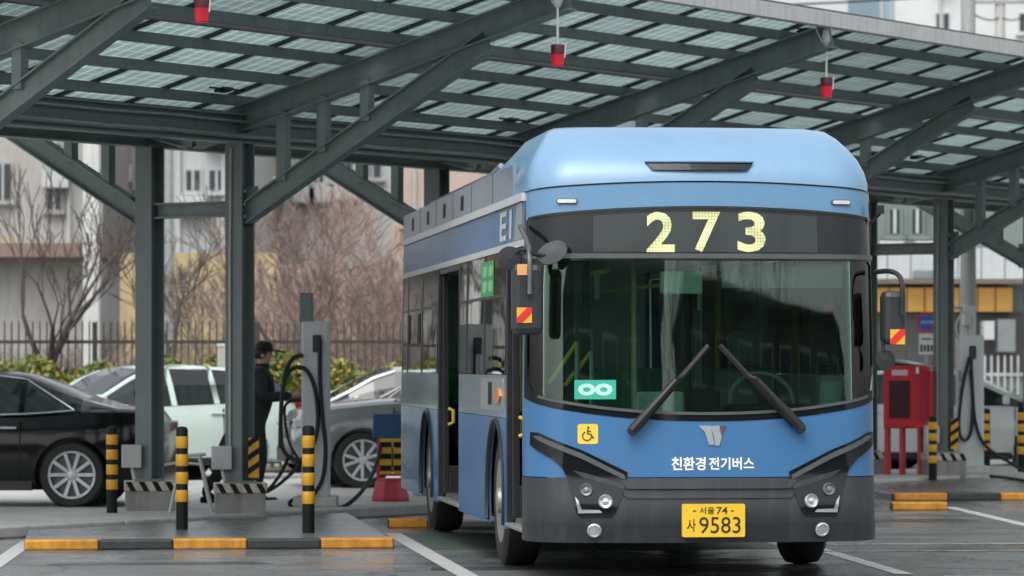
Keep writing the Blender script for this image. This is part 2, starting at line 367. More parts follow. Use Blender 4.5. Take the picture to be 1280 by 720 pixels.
# ------------------------------------------------------------------ solar canopy
T0, T1 = -6.2, 27.0
SLOPE = 0.26; H0 = 3.95            # top line of the rafters at the front columns
def panel_mat():
    m = bpy.data.materials.new('panel_backsheet'); m.use_nodes = True
    n = m.node_tree.nodes; l = m.node_tree.links; n.clear()
    o = n.new('ShaderNodeOutputMaterial'); tc = n.new('ShaderNodeTexCoord'); sp = n.new('ShaderNodeSeparateXYZ'); l.new(tc.outputs['Object'], sp.inputs[0])
    def gap(out, cells, off, wdt):
        a = n.new('ShaderNodeMath'); a.operation = 'MULTIPLY_ADD'; a.inputs[1].default_value = cells; a.inputs[2].default_value = off
        f = n.new('ShaderNodeMath'); f.operation = 'FRACT'; s = n.new('ShaderNodeMath'); s.operation = 'SUBTRACT'; s.inputs[1].default_value = .5
        b = n.new('ShaderNodeMath'); b.operation = 'ABSOLUTE'; g = n.new('ShaderNodeMath'); g.operation = 'GREATER_THAN'; g.inputs[1].default_value = .5 - wdt
        l.new(out, a.inputs[0]); l.new(a.outputs[0], f.inputs[0]); l.new(f.outputs[0], s.inputs[0]); l.new(s.outputs[0], b.inputs[0]); l.new(b.outputs[0], g.inputs[0]); return g.outputs[0]
    gx = gap(sp.outputs[0], 6.2, .1, .075); gy = gap(sp.outputs[1], 6.2, .0, .03)
    mxm = n.new('ShaderNodeMath'); mxm.operation = 'MAXIMUM'; l.new(gx, mxm.inputs[0]); l.new(gy, mxm.inputs[1])
    ns = n.new('ShaderNodeTexNoise'); ns.inputs['Scale'].default_value = 3; ns.inputs['Detail'].default_value = 5; l.new(tc.outputs['Object'], ns.inputs['Vector'])
    oi = n.new('ShaderNodeObjectInfo')
    md = n.new('ShaderNodeMath'); md.operation = 'MULTIPLY_ADD'; md.inputs[1].default_value = .25; md.inputs[2].default_value = .76; l.new(oi.outputs['Random'], md.inputs[0])
    me_ = n.new('ShaderNodeMath'); me_.operation = 'MULTIPLY_ADD'; me_.inputs[1].default_value = .3; me_.inputs[2].default_value = .85; l.new(ns.outputs['Fac'], me_.inputs[0])
    mu = n.new('ShaderNodeMath'); mu.operation = 'MULTIPLY'; l.new(md.outputs[0], mu.inputs[0]); l.new(me_.outputs[0], mu.inputs[1])
    cx = n.new('ShaderNodeMix'); cx.data_type = 'RGBA'; cx.inputs[6].default_value = (.51, .60, .59, 1); cx.inputs[7].default_value = (.78, .87, .86, 1); l.new(mxm.outputs[0], cx.inputs[0])
    vs = n.new('ShaderNodeVectorMath'); vs.operation = 'SCALE'; l.new(cx.outputs[2], vs.inputs[0]); l.new(mu.outputs[0], vs.inputs['Scale'])
    df = n.new('ShaderNodeBsdfDiffuse'); tl = n.new('ShaderNodeBsdfTranslucent'); mix = n.new('ShaderNodeMixShader'); mix.inputs[0].default_value = 0.68
    l.new(vs.outputs[0], df.inputs[0]); l.new(vs.outputs[0], tl.inputs[0])
    l.new(df.outputs[0], mix.inputs[1]); l.new(tl.outputs[0], mix.inputs[2]); l.new(mix.outputs[0], o.inputs[0])
    return m
pmat = panel_mat()
pframe = mat('panel_frame', (0.045, 0.05, 0.05), 0.4, 0.3, 0.1, 6)
PL = 2.14
pm_mesh = MB().box((0.5, PL / 2, 0), (0.985, PL - .01, 0.006)).mesh('solar_panel', pmat)
fm = MB()
for x in (0.013, 0.987): fm.box((x, PL / 2, -0.012), (0.026, PL, 0.04))
for y in (0.013, PL - 0.013): fm.box((0.5, y, -0.012), (0.948, 0.026, 0.04))
pf_mesh = fm.mesh('panel_frame', pframe)
jb_mesh = MB().box((0, 0, -.016), (0.16, 0.11, 0.026)).box((0.16, 0.02, -.012), (.16, .02, .014)).box((-0.16, 0.02, -.012), (.16, .02, .014)).mesh('junction_box', bplastic)

can = thing('solar_canopy', 'dark steel carport canopy roofed with solar panels above the bus bays', 'canopy', P0)
def loc(t, r, h): return AX * t + RX * r + V((0, 0, h))     # canopy-local points (root sits at P0)
hp = 0.095
def roofh(r):
    """height of rafter top along r; two wings rising from the column rows"""
    if r >= 0: return H0 + SLOPE * r
    if r <= -1.1: return H0 + SLOPE * (-1.1 - r)
    return H0
N0, N1 = -1, 5
for n in range(N0, N1 + 1):
    t = n * BAY
    for r in (0.0, -1.1):
        MB().hbeam(loc(t, r, 0.30), loc(t, r, 3.62), 0.20, 0.20, up=AX).build('column', steel_l, can, bevel=0.003)
        pl = MB().box(loc(t, r, 0.16 if r == 0 else 0.20), (0.47, 0.47, 0.32 if r == 0 else .24), Matrix.Rotation(YAW, 3, 'Z')).build('plinth', conc_d, can, bevel=0.012)
        R3 = Matrix.Rotation(YAW, 3, 'Z')
        MB().box(loc(t, r, 0.335), (0.49, 0.49, 0.09), R3).build('cap_band', mat('band_white', (0.52, 0.50, 0.40), .6, 0, .2, 8, stain=.3), pl, bevel=0.008)
        for face in (0, 1):
            for i in range(4):
                x0 = -0.235 + i * 0.125
                if face == 0: q = [(x0, -.246, .045), (x0 + .055, -.246, .045), (x0 + .105, -.246, -.045), (x0 + .05, -.246, -.045)]; d = R3 @ V((0, -.003, 0))
                else: q = [(.246, x0, .045), (.246, x0 + .055, .045), (.246, x0 + .105, -.045), (.246, x0 + .05, -.045)]; d = R3 @ V((.003, 0, 0))
                MB().prism([loc(t, r, .335) + R3 @ V(p) for p in q], d).build('hazard_stripe', black, pl)
        MB().box(loc(t, r, 0.38 + .012), (0.30, 0.30, 0.022), R3).build('base_plate', steel, can)
        bx = MB().box(loc(t - .02, r, 0.62) + V((-.155, -.08, 0)), (0.19, 0.12, 0.22), R3).build('switch_box', gplastic, can, bevel=.01)
        MB().tube([loc(t - .02, r, 0.51) + V((-.15, -.08, 0)), loc(t - .02, r, 0.375) + V((-.12, -.10, 0))], .018, 8).build('conduit', gplastic, bx)
    MB().hbeam(loc(t, -0.1, 2.98), loc(t, -1.0, 2.98), 0.13, 0.15).build('tie_beam', steel, can, bevel=.003)
    # chevron guard strip on a short post
    gs = MB().box(loc(t, -.02, .62) + V((.15, -.05, 0)), (.10, .02, .38)).build('guard_strip', yellow, can)
    for i in range(3):
        z = .46 + i * .13
        MB().prism([loc(t, -.02, z) + V((.10, -.062, 0)), loc(t, -.02, z + .07) + V((.20, -.062, 0)), loc(t, -.02, z + .13) + V((.20, -.062, 0)), loc(t, -.02, z + .06) + V((.10, -.062, 0))], (0, -.002, 0)).build('hazard_stripe', black, gs)
    for sgn, r0 in ((1, 0.0), (-1, -1.1)):
        def L(d, h): return loc(t, r0 + sgn * d, h)
        MB().hbeam(L(-0.54, H0 - SLOPE * .54 - .13), L(3.72, H0 + SLOPE * 3.72 - .13), 0.15, 0.25).build('rafter', steel, can, bevel=.003)
        MB().hbeam(L(0.06, 2.92), L(2.85, 2.92 + 1.28 / 2.36 * 2.79), 0.13, 0.20).build('brace', steel, can, bevel=.003)
        for d in (0.52, 0.99, 1.49):
            MB().beam(L(d, 2.92 + 1.28 / 2.36 * (d - .06) + .06), L(d, H0 + SLOPE * d - .2), 0.10, 0.10, up=AX).build('hanger_post', steel, can, bevel=.003)
for r in (0.0, -1.1):
    MB().hbeam(loc(T0, r + (.012 if r == 0 else -.012), 3.735), loc(T1, r + (.012 if r == 0 else -.012), 3.735), 0.17, 0.28, tf=.02).build('girder', steel, can, bevel=.003)
for r, z, rad in ((.115, 3.66, .022), (.10, 3.80, .014), (-1.0, 3.70, .022)):
    cd = MB().tube([loc(T0 + (T1 - T0) * i / 40, r, z + .006 * math.sin(i * 2.3)) for i in range(41)], rad, 8).build('cable_conduit', zinc, can, 40)
for n in range(N0, N1 + 1):
    t = n * BAY
    for sgn, r0 in ((1, 0.0), (-1, -1.1)):
        gp = MB().box(loc(t, r0 + sgn * .105, 3.02), (.012, .22, .34), Matrix.Rotation(PI / 2 - PHI, 3, 'Z')).build('gusset_plate', steel_l, can)
        for dz in (-.12, 0, .12):
            for da_ in (-.075, .075): MB().lathe([(.016, 0), (.016, .012), (0, .014)], 6, Matrix.Translation(loc(t + da_, r0 + sgn * .111, 3.02 + dz)) @ (RX * sgn).to_track_quat('Z', 'Y').to_matrix().to_4x4()).build('bolt', zinc, gp)
    pts = [loc(t - .11, -.02, 3.55), loc(t - .115, -.03, 2.5), loc(t - .112, -.03, 1.2), loc(t - .112, -.03, .70)]
    MB().tube(pts, .014, 6).build('cable_conduit', zinc, can, 40)
for sgn, r0 in ((1, 0.0), (-1, -1.1)):
    for k in range(1, 7):
        d = 0.63 * k - (.03 if k == 6 else 0)
        z = H0 + SLOPE * d + hp / 2 + .004
        MB().beam(loc(T0, r0 + sgn * d, z), loc(T1, r0 + sgn * d, z), 0.062, hp).build('purlin', steel, can, bevel=.003)
    for d in (.0, -.46):
        z = H0 + SLOPE * d + hp / 2 + .004
        MB().beam(loc(T0, r0 + sgn * d, z), loc(T1, r0 + sgn * d, z), .062, hp).build('purlin', steel, can, bevel=.003)
    # fascia gutter along the front edge
    d = 3.80; z = H0 + SLOPE * d
    MB().bar(loc(T0, r0 + sgn * d, z), loc(T1, r0 + sgn * d, z), [(-.02, -.09), (.09, -.09), (.09, .055), (.07, .055), (.07, -.06), (-.02, -.06)] if sgn > 0 else [(.02, -.09), (-.09, -.09), (-.09, .055), (-.07, .055), (-.07, -.06), (.02, -.06)]).build('fascia', mat('fascia_paint', (.50, .52, .51), .45, 0, .1, 3, stain=.25), can, bevel=.004)
    ang = math.atan(SLOPE)
    for row in (0, 1):
        d0 = -0.52 + row * 2.155
        n = int(T1 - T0)
        for i in range(n):
            tt = T0 + .1 + i * 1.0
            z = H0 + SLOPE * d0 + hp + .035
            xdir = AX * sgn; ydir = (RX * sgn + V((0, 0, SLOPE))).normalized(); zdir = xdir.cross(ydir)
            if zdir.z < 0: xdir = -xdir; zdir = -zdir
            org = loc(tt + (0 if (xdir.dot(AX) > 0) else 1.0), r0 + sgn * d0, z)
            Mx = Matrix((xdir, ydir, zdir)).transposed().to_4x4(); Mx.translation = org
            p = obj('solar_panel', pm_mesh, can); p.matrix_local = Mx
            f = obj('panel_frame', pf_mesh, p)
            if rnd.random() < .55: continue
            j = obj('junction_box', jb_mesh, p); j.location = (.5 + rnd.uniform(-.25, .25), (.55 if row == 0 else 1.72) + rnd.uniform(-.12, .12), -.01)

# ------------------------------------------------------------------ hanging red lamps
steelw = mat('lamp_bracket', (.6, .61, .6), .4, .2, .06, 6)
lampred = mat('lamp_red', (.52, .012, .03), .3, 0, .1, 8, emit=(1.0, .02, .06), es=.06)
lampdark = mat('lamp_dark_red', (.10, .012, .02), .4, 0, .1, 8)
def hanging_lamp(px, y_top, y_rod, y_bot, label):
    Z = rz_at(px, 3.66); s = F / Z
    top = at(px, y_top, Z); rod = at(px, y_rod, Z); bot = at(px, y_bot, Z)
    zt = H0 + SLOPE * 3.66 - .05
    t = thing('hanging_lamp', label, 'lamp', (top.x, top.y, bot.z), 0, 'red lamps hung along the canopy edge')
    b = -V(t.location)
    zc = max(top.z, zt)
    MB().lathe([(.012, zc - bot.z + .03), (.035, zc - bot.z), (.05, zc - bot.z - .10), (.028, zc - bot.z - .16), (.012, zc - bot.z - .17)][::-1], 16).build('bracket', steelw, t, 40)
    MB().beam(V((-.11, 0, zc - bot.z + .02)), V((-.04, 0, zc - bot.z - .13)), .03, .012).build('bracket_arm', steelw, t)
    MB().tube([(0, 0, zc - bot.z - .15), (0, 0, rod.z - bot.z - .02)], .011, 8).build('rod', white, t, 40)
    h = rod.z - bot.z
    MB().lathe([(.0, h), (.058, h), (.062, h * .93), (.060, h * .55)][::-1], 20).build('cap', lampdark, t, 40)
    MB().lathe([(.045, 0), (.052, .006), (.060, h * .548), (.0, h * .549)], 20).build('lens', lampred, t, 40)
    MB().beam(V((.062, -.02, h * .4)), V((.072, -.02, h * 1.05)), .012, .012).build('guard', steelw, t)
hanging_lamp(252, -60, -4, 28, 'red hanging lamp on the canopy bay nearest the black sedan')
hanging_lamp(697, 2, 56, 83, 'red hanging lamp on a white rod above the left corner of the bus roof')
hanging_lamp(1033, 38, 97, 122, 'red hanging lamp on a white rod above the right end of the bus roof')
# ------------------------------------------------------------------ the bus
W2 = 1.245
TH0 = math.atan(0.18 / 0.95); RC = (W2 - .95) / (1 - math.sin(TH0)); A2 = .95 + RC * (PI / 2 - TH0); Y2 = .09 + RC * math.cos(TH0)
def plan(a):
    s = 1 if a >= 0 else -1; t = abs(a)
    if t <= .95: x, y = t, .09 * (t / .95) ** 2
    elif t <= A2:
        g = TH0 + (t - .95) / RC; x = .95 + RC * (math.sin(g) - math.sin(TH0)); y = .09 + RC * (math.cos(TH0) - math.cos(g))
    else: x, y = W2, Y2 + (t - A2)
    return s * x, y
def surf(a, h):
    x, y = plan(a)
    k = max(0, min(1, (h - 1.0) / 1.8)); x *= 1 - .022 * k ** 1.6
    fade = max(0, 1 - y / 1.1)
    if h < .50: rk = -.035 + .10 * ((.50 - h) / .22) ** 2 * .4
    elif h < .72: rk = -.035 + .035 * (h - .50) / .22
    else: rk = .055 * (h - .72) / 1.0 + .03 * max(0, h - 2.2) ** 2
    return V((x, y + rk * fade, h))
def S(a, h, n=0.0):
    p = surf(a, h)
    if n:
        e = 2e-3; N = (surf(a + e, h) - surf(a - e, h)).cross(surf(a, h + e) - surf(a, h - e)).normalized()
        if N.y > 0.3 and abs(a) < .95: N = -N
        if N.dot(V((p.x, p.y - 3.0, 0))) < 0 and abs(a) < A2 + .5: N = -N
        if abs(a) >= A2 + .5 and N.x * p.x < 0: N = -N
        p = p + N * n
    return p
def bw(p): return BUS + BR * p.x + BB * p.y + V((0, 0, p.z))
def pix(p):
    q = bw(p); return 640 + F * q.x / q.y, HY - F * (q.z - CH) / q.y
def ah(px, py, a=None, h=None):
    """photo pixel -> (a, h) on the bus surface, by Newton steps"""
    a = (px - 885) / 180 if a is None else a; h = (CH + (456 - py) / 180) if h is None else h
    for _ in range(20):
        x0, y0 = pix(surf(a, h)); ea, eh = px - x0, py - y0
        if abs(ea) + abs(eh) < .01: break
        d = 1e-3; xa, ya = pix(surf(a + d, h)); xh, yh = pix(surf(a, h + d))
        j = [(xa - x0) / d, (xh - x0) / d, (ya - y0) / d, (yh - y0) / d]; det = j[0] * j[3] - j[1] * j[2]
        if abs(det) < 1e-6: break
        da = (j[3] * ea - j[1] * eh) / det; dh = (-j[2] * ea + j[0] * eh) / det
        a += max(-.2, min(.2, da)); h += max(-.2, min(.2, dh))
    return a, h
def blp(px, py, v):
    """bus-local point under a photo pixel at distance v behind the front"""
    k = (px - 640) / F; # X = k Z ; solve along lateral
    u = (k * (BUS.y + BB.y * v) - BUS.x - BB.x * v) / (BR.x - k * BR.y)
    Z = BUS.y + BR.y * u + BB.y * v
    return V((u, v, CH - (py - HY) / F * Z))
def va(v): return -(v - Y2 + A2)              # distance behind the front -> a on the door side

bus = thing('bus', 'blue electric city bus showing route number 273 on its front display', 'bus', BUS, YAW)

def panel(pts, n0, n1, m, name, parent=None, smooth=35, da=.07, dh=.2, holes=()):
    """solid of the polygon pts in (a, h) bent onto the body surface between offsets n0 and n1"""
    bm = bmesh.new(); bm.faces.new([bm.verts.new((a, h, 0)) for a, h in pts])
    a0, a1 = min(p[0] for p in pts), max(p[0] for p in pts); h0, h1 = min(p[1] for p in pts), max(p[1] for p in pts)
    def cut(co, no): bmesh.ops.bisect_plane(bm, geom=bm.verts[:] + bm.edges[:] + bm.faces[:], plane_co=co, plane_no=no)
    x = math.ceil(a0 / da) * da
    while x < a1 - 1e-4:
        if abs(x) <= A2 + .8 and x > a0 + 1e-4: cut((x, 0, 0), (1, 0, 0))
        x += da
    for q in range(1, int((h1 - h0) / dh) + 1): cut((0, h0 + (h1 - h0) * q / (int((h1 - h0) / dh) + 1), 0), (0, 1, 0))
    bmesh.ops.remove_doubles(bm, verts=bm.verts, dist=1e-5)
    bmesh.ops.triangulate(bm, faces=bm.faces)
    bm.verts.index_update(); nv = len(bm.verts)
    vs = [S(v.co.x, v.co.y, n1) for v in bm.verts] + [S(v.co.x, v.co.y, n0) for v in bm.verts]
    fs = [tuple(v.index for v in f.verts) for f in bm.faces]; fs += [tuple(i + nv for i in reversed(f)) for f in fs[:]]
    for e in bm.edges:
        if len(e.link_faces) == 1: i, j = e.verts[0].index, e.verts[1].index; fs.append((i, j, j + nv, i + nv))
    bm.free()
    return MB().add(vs, fs).build(name, m, bus if parent is None else parent, smooth)
def rect(a0, a1, h0, h1): return [(a0, h0), (a1, h0), (a1, h1), (a0, h1)]
def rrect(a0, a1, h0, h1, r, n=4):
    out = []
    for cx, cy, s in ((a1 - r, h0 + r, -90), (a1 - r, h1 - r, 0), (a0 + r, h1 - r, 90), (a0 + r, h0 + r, 180)):
        for i in range(n + 1):
            g = math.radians(s + 90 * i / n); out.append((cx + r * math.cos(g), cy + r * math.sin(g)))
    return out
def band(lo, hi, a0, a1, n=24):
    A = [a0 + (a1 - a0) * i / n for i in range(n + 1)]
    return [(a, lo(a)) for a in A] + [(a, hi(a)) for a in reversed(A)]
def textpanel(txt, ca, chh, wd, ht, m, name, parent, n=.004, offset=0.0, space=1.0, shear=0.0):
    vs, fs = text_fit(txt, wd, ht, offset, space, shear)
    if not vs: return None
    nv = len(vs)
    P = [S(ca + v.x, chh + v.y, n) for v in vs] + [S(ca + v.x, chh + v.y, n - .003) for v in vs]
    return MB().add(P, fs + [tuple(i + nv for i in reversed(f)) for f in fs]).build(name, m, parent)

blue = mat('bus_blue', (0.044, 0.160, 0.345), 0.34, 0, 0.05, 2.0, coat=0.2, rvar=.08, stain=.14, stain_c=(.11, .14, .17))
bluem = mat('bus_blue_part_lit', (0.115, 0.255, 0.425), 0.30, 0, 0.05, 2.0, coat=0.35, stain=.05, stain_c=(.10, .12, .14))  # bus blue partly paled, a step towards the sky-lit roof tone
bluel = mat('bus_blue_sky_lit', (0.180, 0.325, 0.485), 0.36, 0, 0.05, 2.0, coat=0.35, stain=.06, stain_c=(.10, .13, .16))  # bus blue paled: sky light on the roof is put into the colour
silver = mat('bus_silver', (0.36, 0.39, 0.41), 0.32, 0.25, 0.05, 2.0, coat=.3, stain=.10)
battery = mat('bus_battery_grey', (0.22, 0.27, 0.34), 0.35, 0.1, 0.06, 2.0, coat=.2, stain=.10)
bumper_m = mat('bumper_grey', (0.028, 0.034, 0.040), 0.48, 0, 0.14, 5, bump=.05, bscale=300, stain=.22, stain_c=(.12, .12, .11))
gloss = mat('black_gloss', (0.008, 0.010, 0.012), 0.10, 0, 0.1, 5, rvar=.04)
trim = mat('trim_grey', (0.10, 0.11, 0.11), 0.35, 0.3, 0.1, 8)
swhite = mat('stripe_white', (0.62, 0.65, 0.67), 0.35, 0, 0.05, 3, coat=.2, stain=.12)
screen_g = glass_mat('windshield_glass', (.66, .84, .76), ior=1.66)
side_g = glass_mat('side_glass', (.66, .72, .70))
dest_g = mat('destination_glass', (0.030, 0.040, 0.038), 0.07, 0, .1, 3, rvar=.03)
intd = mat('interior_dark', (0.09, 0.105, 0.10), .6, 0, .2, 5)
intg = mat('interior_grey', (0.50, 0.56, 0.54), .6, 0, .12, 5)
hyell = mat('handrail_yellow', (.62, .48, .05), .35, 0, .06, 8)
seatg = mat('seat_green', (.05, .30, .20), .7, 0, .2, 12)

# --- front
def wb(a): return 1.112 + .135 * (abs(a) / 1.28) ** 2.2          # lower edge of the windscreen surround
def dt(a): return 2.592 - .070 * (abs(a) / 1.3) ** 2              # top of the destination board
def seam(a): return 2.775 - .055 * (abs(a) / 1.3) ** 2
AS = 1.385
panel(band(lambda a: .722, lambda a: wb(a) - .004, -AS, AS), -.03, 0, blue, 'front_panel')
# bumper, with its lower lip and ridges
bp = panel(rect(-1.50, 1.50, .275, .716), -.04, .004, bumper_m, 'bumper', da=.05, dh=.08)
panel(band(lambda a: .272, lambda a: .405, -1.36, 1.36), .004, .012, bumper_m, 'lower_lip', bp, da=.05)
def corner_rows(a, h): return a, h
xl, xr = -.60, .60
panel([(xl - .02, .700), (xr + .02, .700), (xr - .03, .640), (xl + .03, .640)], .004, .020, bumper_m, 'upper_ridge', bp)
panel([(xl + .0, .600), (xr - .0, .600), (xr - .03, .575), (xl + .03, .575)], .004, .013, bumper_m, 'middle_ridge', bp)
# windscreen with black surround
def ringpanel(outer, inner, n0, n1, m, name):
    vs = []; N = len(outer)
    for nn in (n1, n0):
        for q in (outer, inner): vs += [S(a, h, nn) for a, h in q]
    fs = []
    for i in range(N):
        j = (i + 1) % N
        fs += [(i, j, N + j, N + i), (2 * N + i, 3 * N + i, 3 * N + j, 2 * N + j), (i, 2 * N + i, 2 * N + j, j), (N + i, N + j, 3 * N + j, 3 * N + i)]
    return MB().add(vs, fs).build(name, m, bus, 35)
nn = 40
A = [-AS + 2 * AS * i / nn for i in range(nn + 1)]
outer = [(a, wb(a)) for a in A] + [(AS, 1.5), (AS, 1.9)] + [(a, 2.236) for a in reversed(A)] + [(-AS, 1.9), (-AS, 1.5)]
def inr(a): return max(-1, min(1, a / AS)) * (AS - .045)
inner = [(inr(a), wb(a) + .055 + .10 * max(0, (abs(a) / AS - .93) / .07) ** 2) for a in A] + [(AS - .045, 1.5), (AS - .045, 1.9)] + [(inr(a), 2.225 - .03 * max(0, (abs(a) / AS - .95) / .05) ** 2) for a in reversed(A)] + [(-AS + .045, 1.9), (-AS + .045, 1.5)]
ringpanel(outer, inner, -.02, .006, gloss, 'windshield_surround')
ws = panel([(a * 1.012, h + (-.008 if h < 1.4 else .008 if h > 2.1 else 0)) for a, h in inner[:]], -.012, -.006, screen_g, 'windshield', da=.05)
panel(band(lambda a: wb(a) + .040, lambda a: wb(a) + .060, -1.2, 1.2), .006, .012, trim, 'windshield_seal')
panel(rect(-AS, AS, 2.238, 2.272), -.02, .016, trim, 'divider_bar')
db = panel(band(lambda a: 2.274, lambda a: dt(a) - .004, -AS, AS), -.03, 0, gloss, 'destination_board')
dd = panel(band(lambda a: 2.284, lambda a: dt(a) - .030, -.80, .80), .001, .004, dest_g, 'display_window', db)
led = bpy.data.materials.new('led_digits'); led.use_nodes = True
_n = led.node_tree.nodes; _l = led.node_tree.links; _p = _n['Principled BSDF']
_tc = _n.new('ShaderNodeTexCoord'); _v = _n.new('ShaderNodeTexVoronoi'); _v.inputs['Scale'].default_value = 46; _v.inputs['Randomness'].default_value = 0.0
_r = _n.new('ShaderNodeMapRange'); _r.inputs[1].default_value = .35; _r.inputs[2].default_value = .75; _r.inputs[3].default_value = .62; _r.inputs[4].default_value = 0.22
_l.new(_tc.outputs['Object'], _v.inputs['Vector']); _l.new(_v.outputs['Distance'], _r.inputs[0]); _l.new(_r.outputs[0], _p.inputs['Emission Strength'])
_p.inputs['Emission Color'].default_value = (.88, .92, .46, 1); _p.inputs['Base Color'].default_value = (.1, .1, .05, 1)
for ch, x0, x1 in (('2', 808, 843), ('7', 866, 900), ('3', 922, 956)):
    a0, h0 = ah(x0, 315); a1, h1 = ah(x1, 265)
    textpanel(ch, (a0 + a1) / 2, (h0 + h1) / 2, a1 - a0, h1 - h0, led, 'led_digit', db, n=.008, offset=.022)
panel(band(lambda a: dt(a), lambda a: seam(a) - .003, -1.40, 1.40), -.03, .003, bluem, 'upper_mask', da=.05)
panel(band(lambda a: dt(a) - .006, lambda a: dt(a) + .012, -1.34, 1.34), .003, .010, gloss, 'mask_seal')
for sg in (-1, 1):
    ml = panel(rrect(sg * .985 - .075, sg * .985 + .075, 2.618, 2.655, .016), .003, .016, trim, 'marker_light')
    panel(rrect(sg * .985 - .065, sg * .985 + .065, 2.624, 2.649, .011), .016, .022, mat('lamp_lens', (.62, .64, .62), .2, 0, .1, 9), 'lens', ml)
# corner pillars
for sg in (-1, 1):
    lo, hi = sorted((sg * (AS + .004), sg * 1.50))
    panel(rect(lo, hi, .722, 1.80), -.03, 0, blue, 'corner_pillar', da=.04)
    panel(rect(lo, hi, 1.803, 2.60), -.03, 0, gloss, 'upper_pillar', da=.04)
# headlamp clusters
hl = [(664, 540), (674, 541), (728, 563), (784, 590), (784, 603), (770, 640), (764, 646), (724, 646), (718, 634), (711, 602), (704, 586), (692, 574), (664, 556)]
hl = [ah(*p) for p in hl]
lens_c = mat('headlamp_lens', (.55, .58, .60), .08, 0.6, .1, 12, rvar=.04)
lens_d = mat('headlamp_lens_dim', (.16, .18, .19), .1, .3, .2, 12, rvar=.05)
for sg in (1, -1):
    P = [(sg * a, h) for a, h in hl]
    c = panel(P, .004, .012, gloss, 'headlamp', da=.05, dh=.06)
    e = [ah(*p) for p in ((668, 545), (676, 545), (728, 567), (781, 594), (781, 600), (728, 574), (676, 551))]
    panel([(sg * a, h) for a, h in e], .012, .020, trim, 'brow', c)
    e = [ah(*p) for p in ((716, 588), (730, 591), (782, 606), (780, 612), (728, 597))]
    panel([(sg * a, h) for a, h in e], .012, .017, bumper_m, 'bezel', c)
    for (px, py, r, m) in ((733, 613, .046, lens_d), (757, 627.5, .050, lens_c)):
        a, h = ah(px, py); o = S(sg * a, h, .006); nrm = (S(sg * a, h, .1) - S(sg * a, h, 0)).normalized()
        Mx = nrm.to_track_quat('Z', 'Y').to_matrix().to_4x4(); Mx.translation = o
        MB().lathe([(r, 0), (r, .018), (r * .86, .026), (r * .80, .016), (r * .45, .012), (r * .40, .022), (0, .026)], 24, Mx).build('lamp', m, c, 40)
    a, h = ah(743, 662); o = S(sg * a, h, .02); nrm = (S(sg * a, h, .1) - S(sg * a, h, 0)).normalized()
    Mx = nrm.to_track_quat('Z', 'Y').to_matrix().to_4x4(); Mx.translation = o
    MB().lathe([(.05, 0), (.05, .014), (.040, .02), (.036, .010), (0, .014)], 24, Mx).build('fog_lamp', lens_c, bp, 40)
    e = [ah(*p) for p in ((719, 621), (723, 626), (727, 637), (750, 637.5), (753, 641), (723, 641.5))]
    panel([(sg * a, h) for a, h in e], .012, .018, lens_c, 'running_light', c)
# number plate
a0, h0 = ah(851, 671); a1, h1 = ah(930, 629.5)
pl_y = mat('plate_yellow', (.80, .52, .03), .45, 0, .04, 8)
ink = mat('plate_ink', (.03, .022, .012), .5, 0, .1, 8)
ca, chh = (a0 + a1) / 2, (h0 + h1) / 2; wd, ht = a1 - a0, h1 - h0
po = S(ca, .50, .022); po.z = chh; px_ = V((1, 0, 0)); py_ = V((0, 0, 1))
def flat(pts, y0, y1, m, name, parent): return MB().prism([po + px_ * x + py_ * z + V((0, -y0, 0)) for x, z in pts], (0, -(y1 - y0), 0)).build(name, m, parent)
npz = flat([(a - ca, h - chh) for a, h in rrect(a0, a1, h0, h1, .012)], -.02, .008, pl_y, 'number_plate', bus)
def ptext(txt, cx, cz, w_, h_, off):
    vs, fs = text_fit(txt, w_, h_, off)
    if vs: MB().add([po + V((cx + v.x, -.0095, cz + v.y)) for v in vs], fs).build('plate_text', ink, npz)
ptext('서울', -.047, ht * .30, .105, ht * .22, .012)
ptext('74', .058, ht * .30, .078, ht * .22, .012)
ptext('사', -wd * .355, -ht * .14, .062, ht * .38, .012)
ptext('9583', wd * .10, -ht * .14, wd * .66, ht * .50, .004)
for sx in (-.135, .13): flat(rect(sx - .011, sx + .011, ht * .29 - .004, ht * .29 + .004), .008, .010, ink, 'plate_bolt', npz)
# lettering, wheelchair sign, maker's emblem on the blue panel
a0, h0 = ah(839.5, 588); a1, h1 = ah(942.5, 571)
wd = a1 - a0; lw = mat('letter_white', (.85, .87, .88), .4, 0, .03, 6)
textpanel('친환경', a0 + wd * .205, (h0 + h1) / 2, wd * .41, h1 - h0, lw, 'lettering', bus, .003, .022)
textpanel('전기버스', a1 - wd * .275, (h0 + h1) / 2, wd * .55, (h1 - h0) * .95, lw, 'lettering', bus, .003, .022)
a0, h0 = ah(722, 555); a1, h1 = ah(747.5, 530)
wc = panel(rrect(a0, a1, h0, h1, .018), 0, .003, mat('sign_yellow', (.83, .58, .06), .45, 0, .04, 8), 'wheelchair_sign')
ca, chh = (a0 + a1) / 2, (h0 + h1) / 2; u = (a1 - a0) / 25.5
def sub_poly(pts, nm='symbol'): panel([(ca + x * u, chh + y * u) for x, y in pts], .003, .006, ink, nm, wc)
def stroke2(p, q, w_):
    dx, dy = q[0] - p[0], q[1] - p[1]; L_ = math.hypot(dx, dy); ox, oy = -dy / L_ * w_ / 2, dx / L_ * w_ / 2
    return [(p[0] + ox, p[1] + oy), (p[0] - ox, p[1] - oy), (q[0] - ox, q[1] - oy), (q[0] + ox, q[1] + oy)]
sub_poly([(0.6 + 1.5 * math.cos(g * PI / 4), 8 + 1.5 * math.sin(g * PI / 4)) for g in range(8)])
for p, q in (((0, 6), (-.4, 0)), ((0, 3.5), (4, 3.2)), ((-.4, 0), (4.2, -.2)), ((4.2, -.2), (6.3, -5)), ((6.3, -5), (8, -4.4))): sub_poly(stroke2(p, q, 1.5))
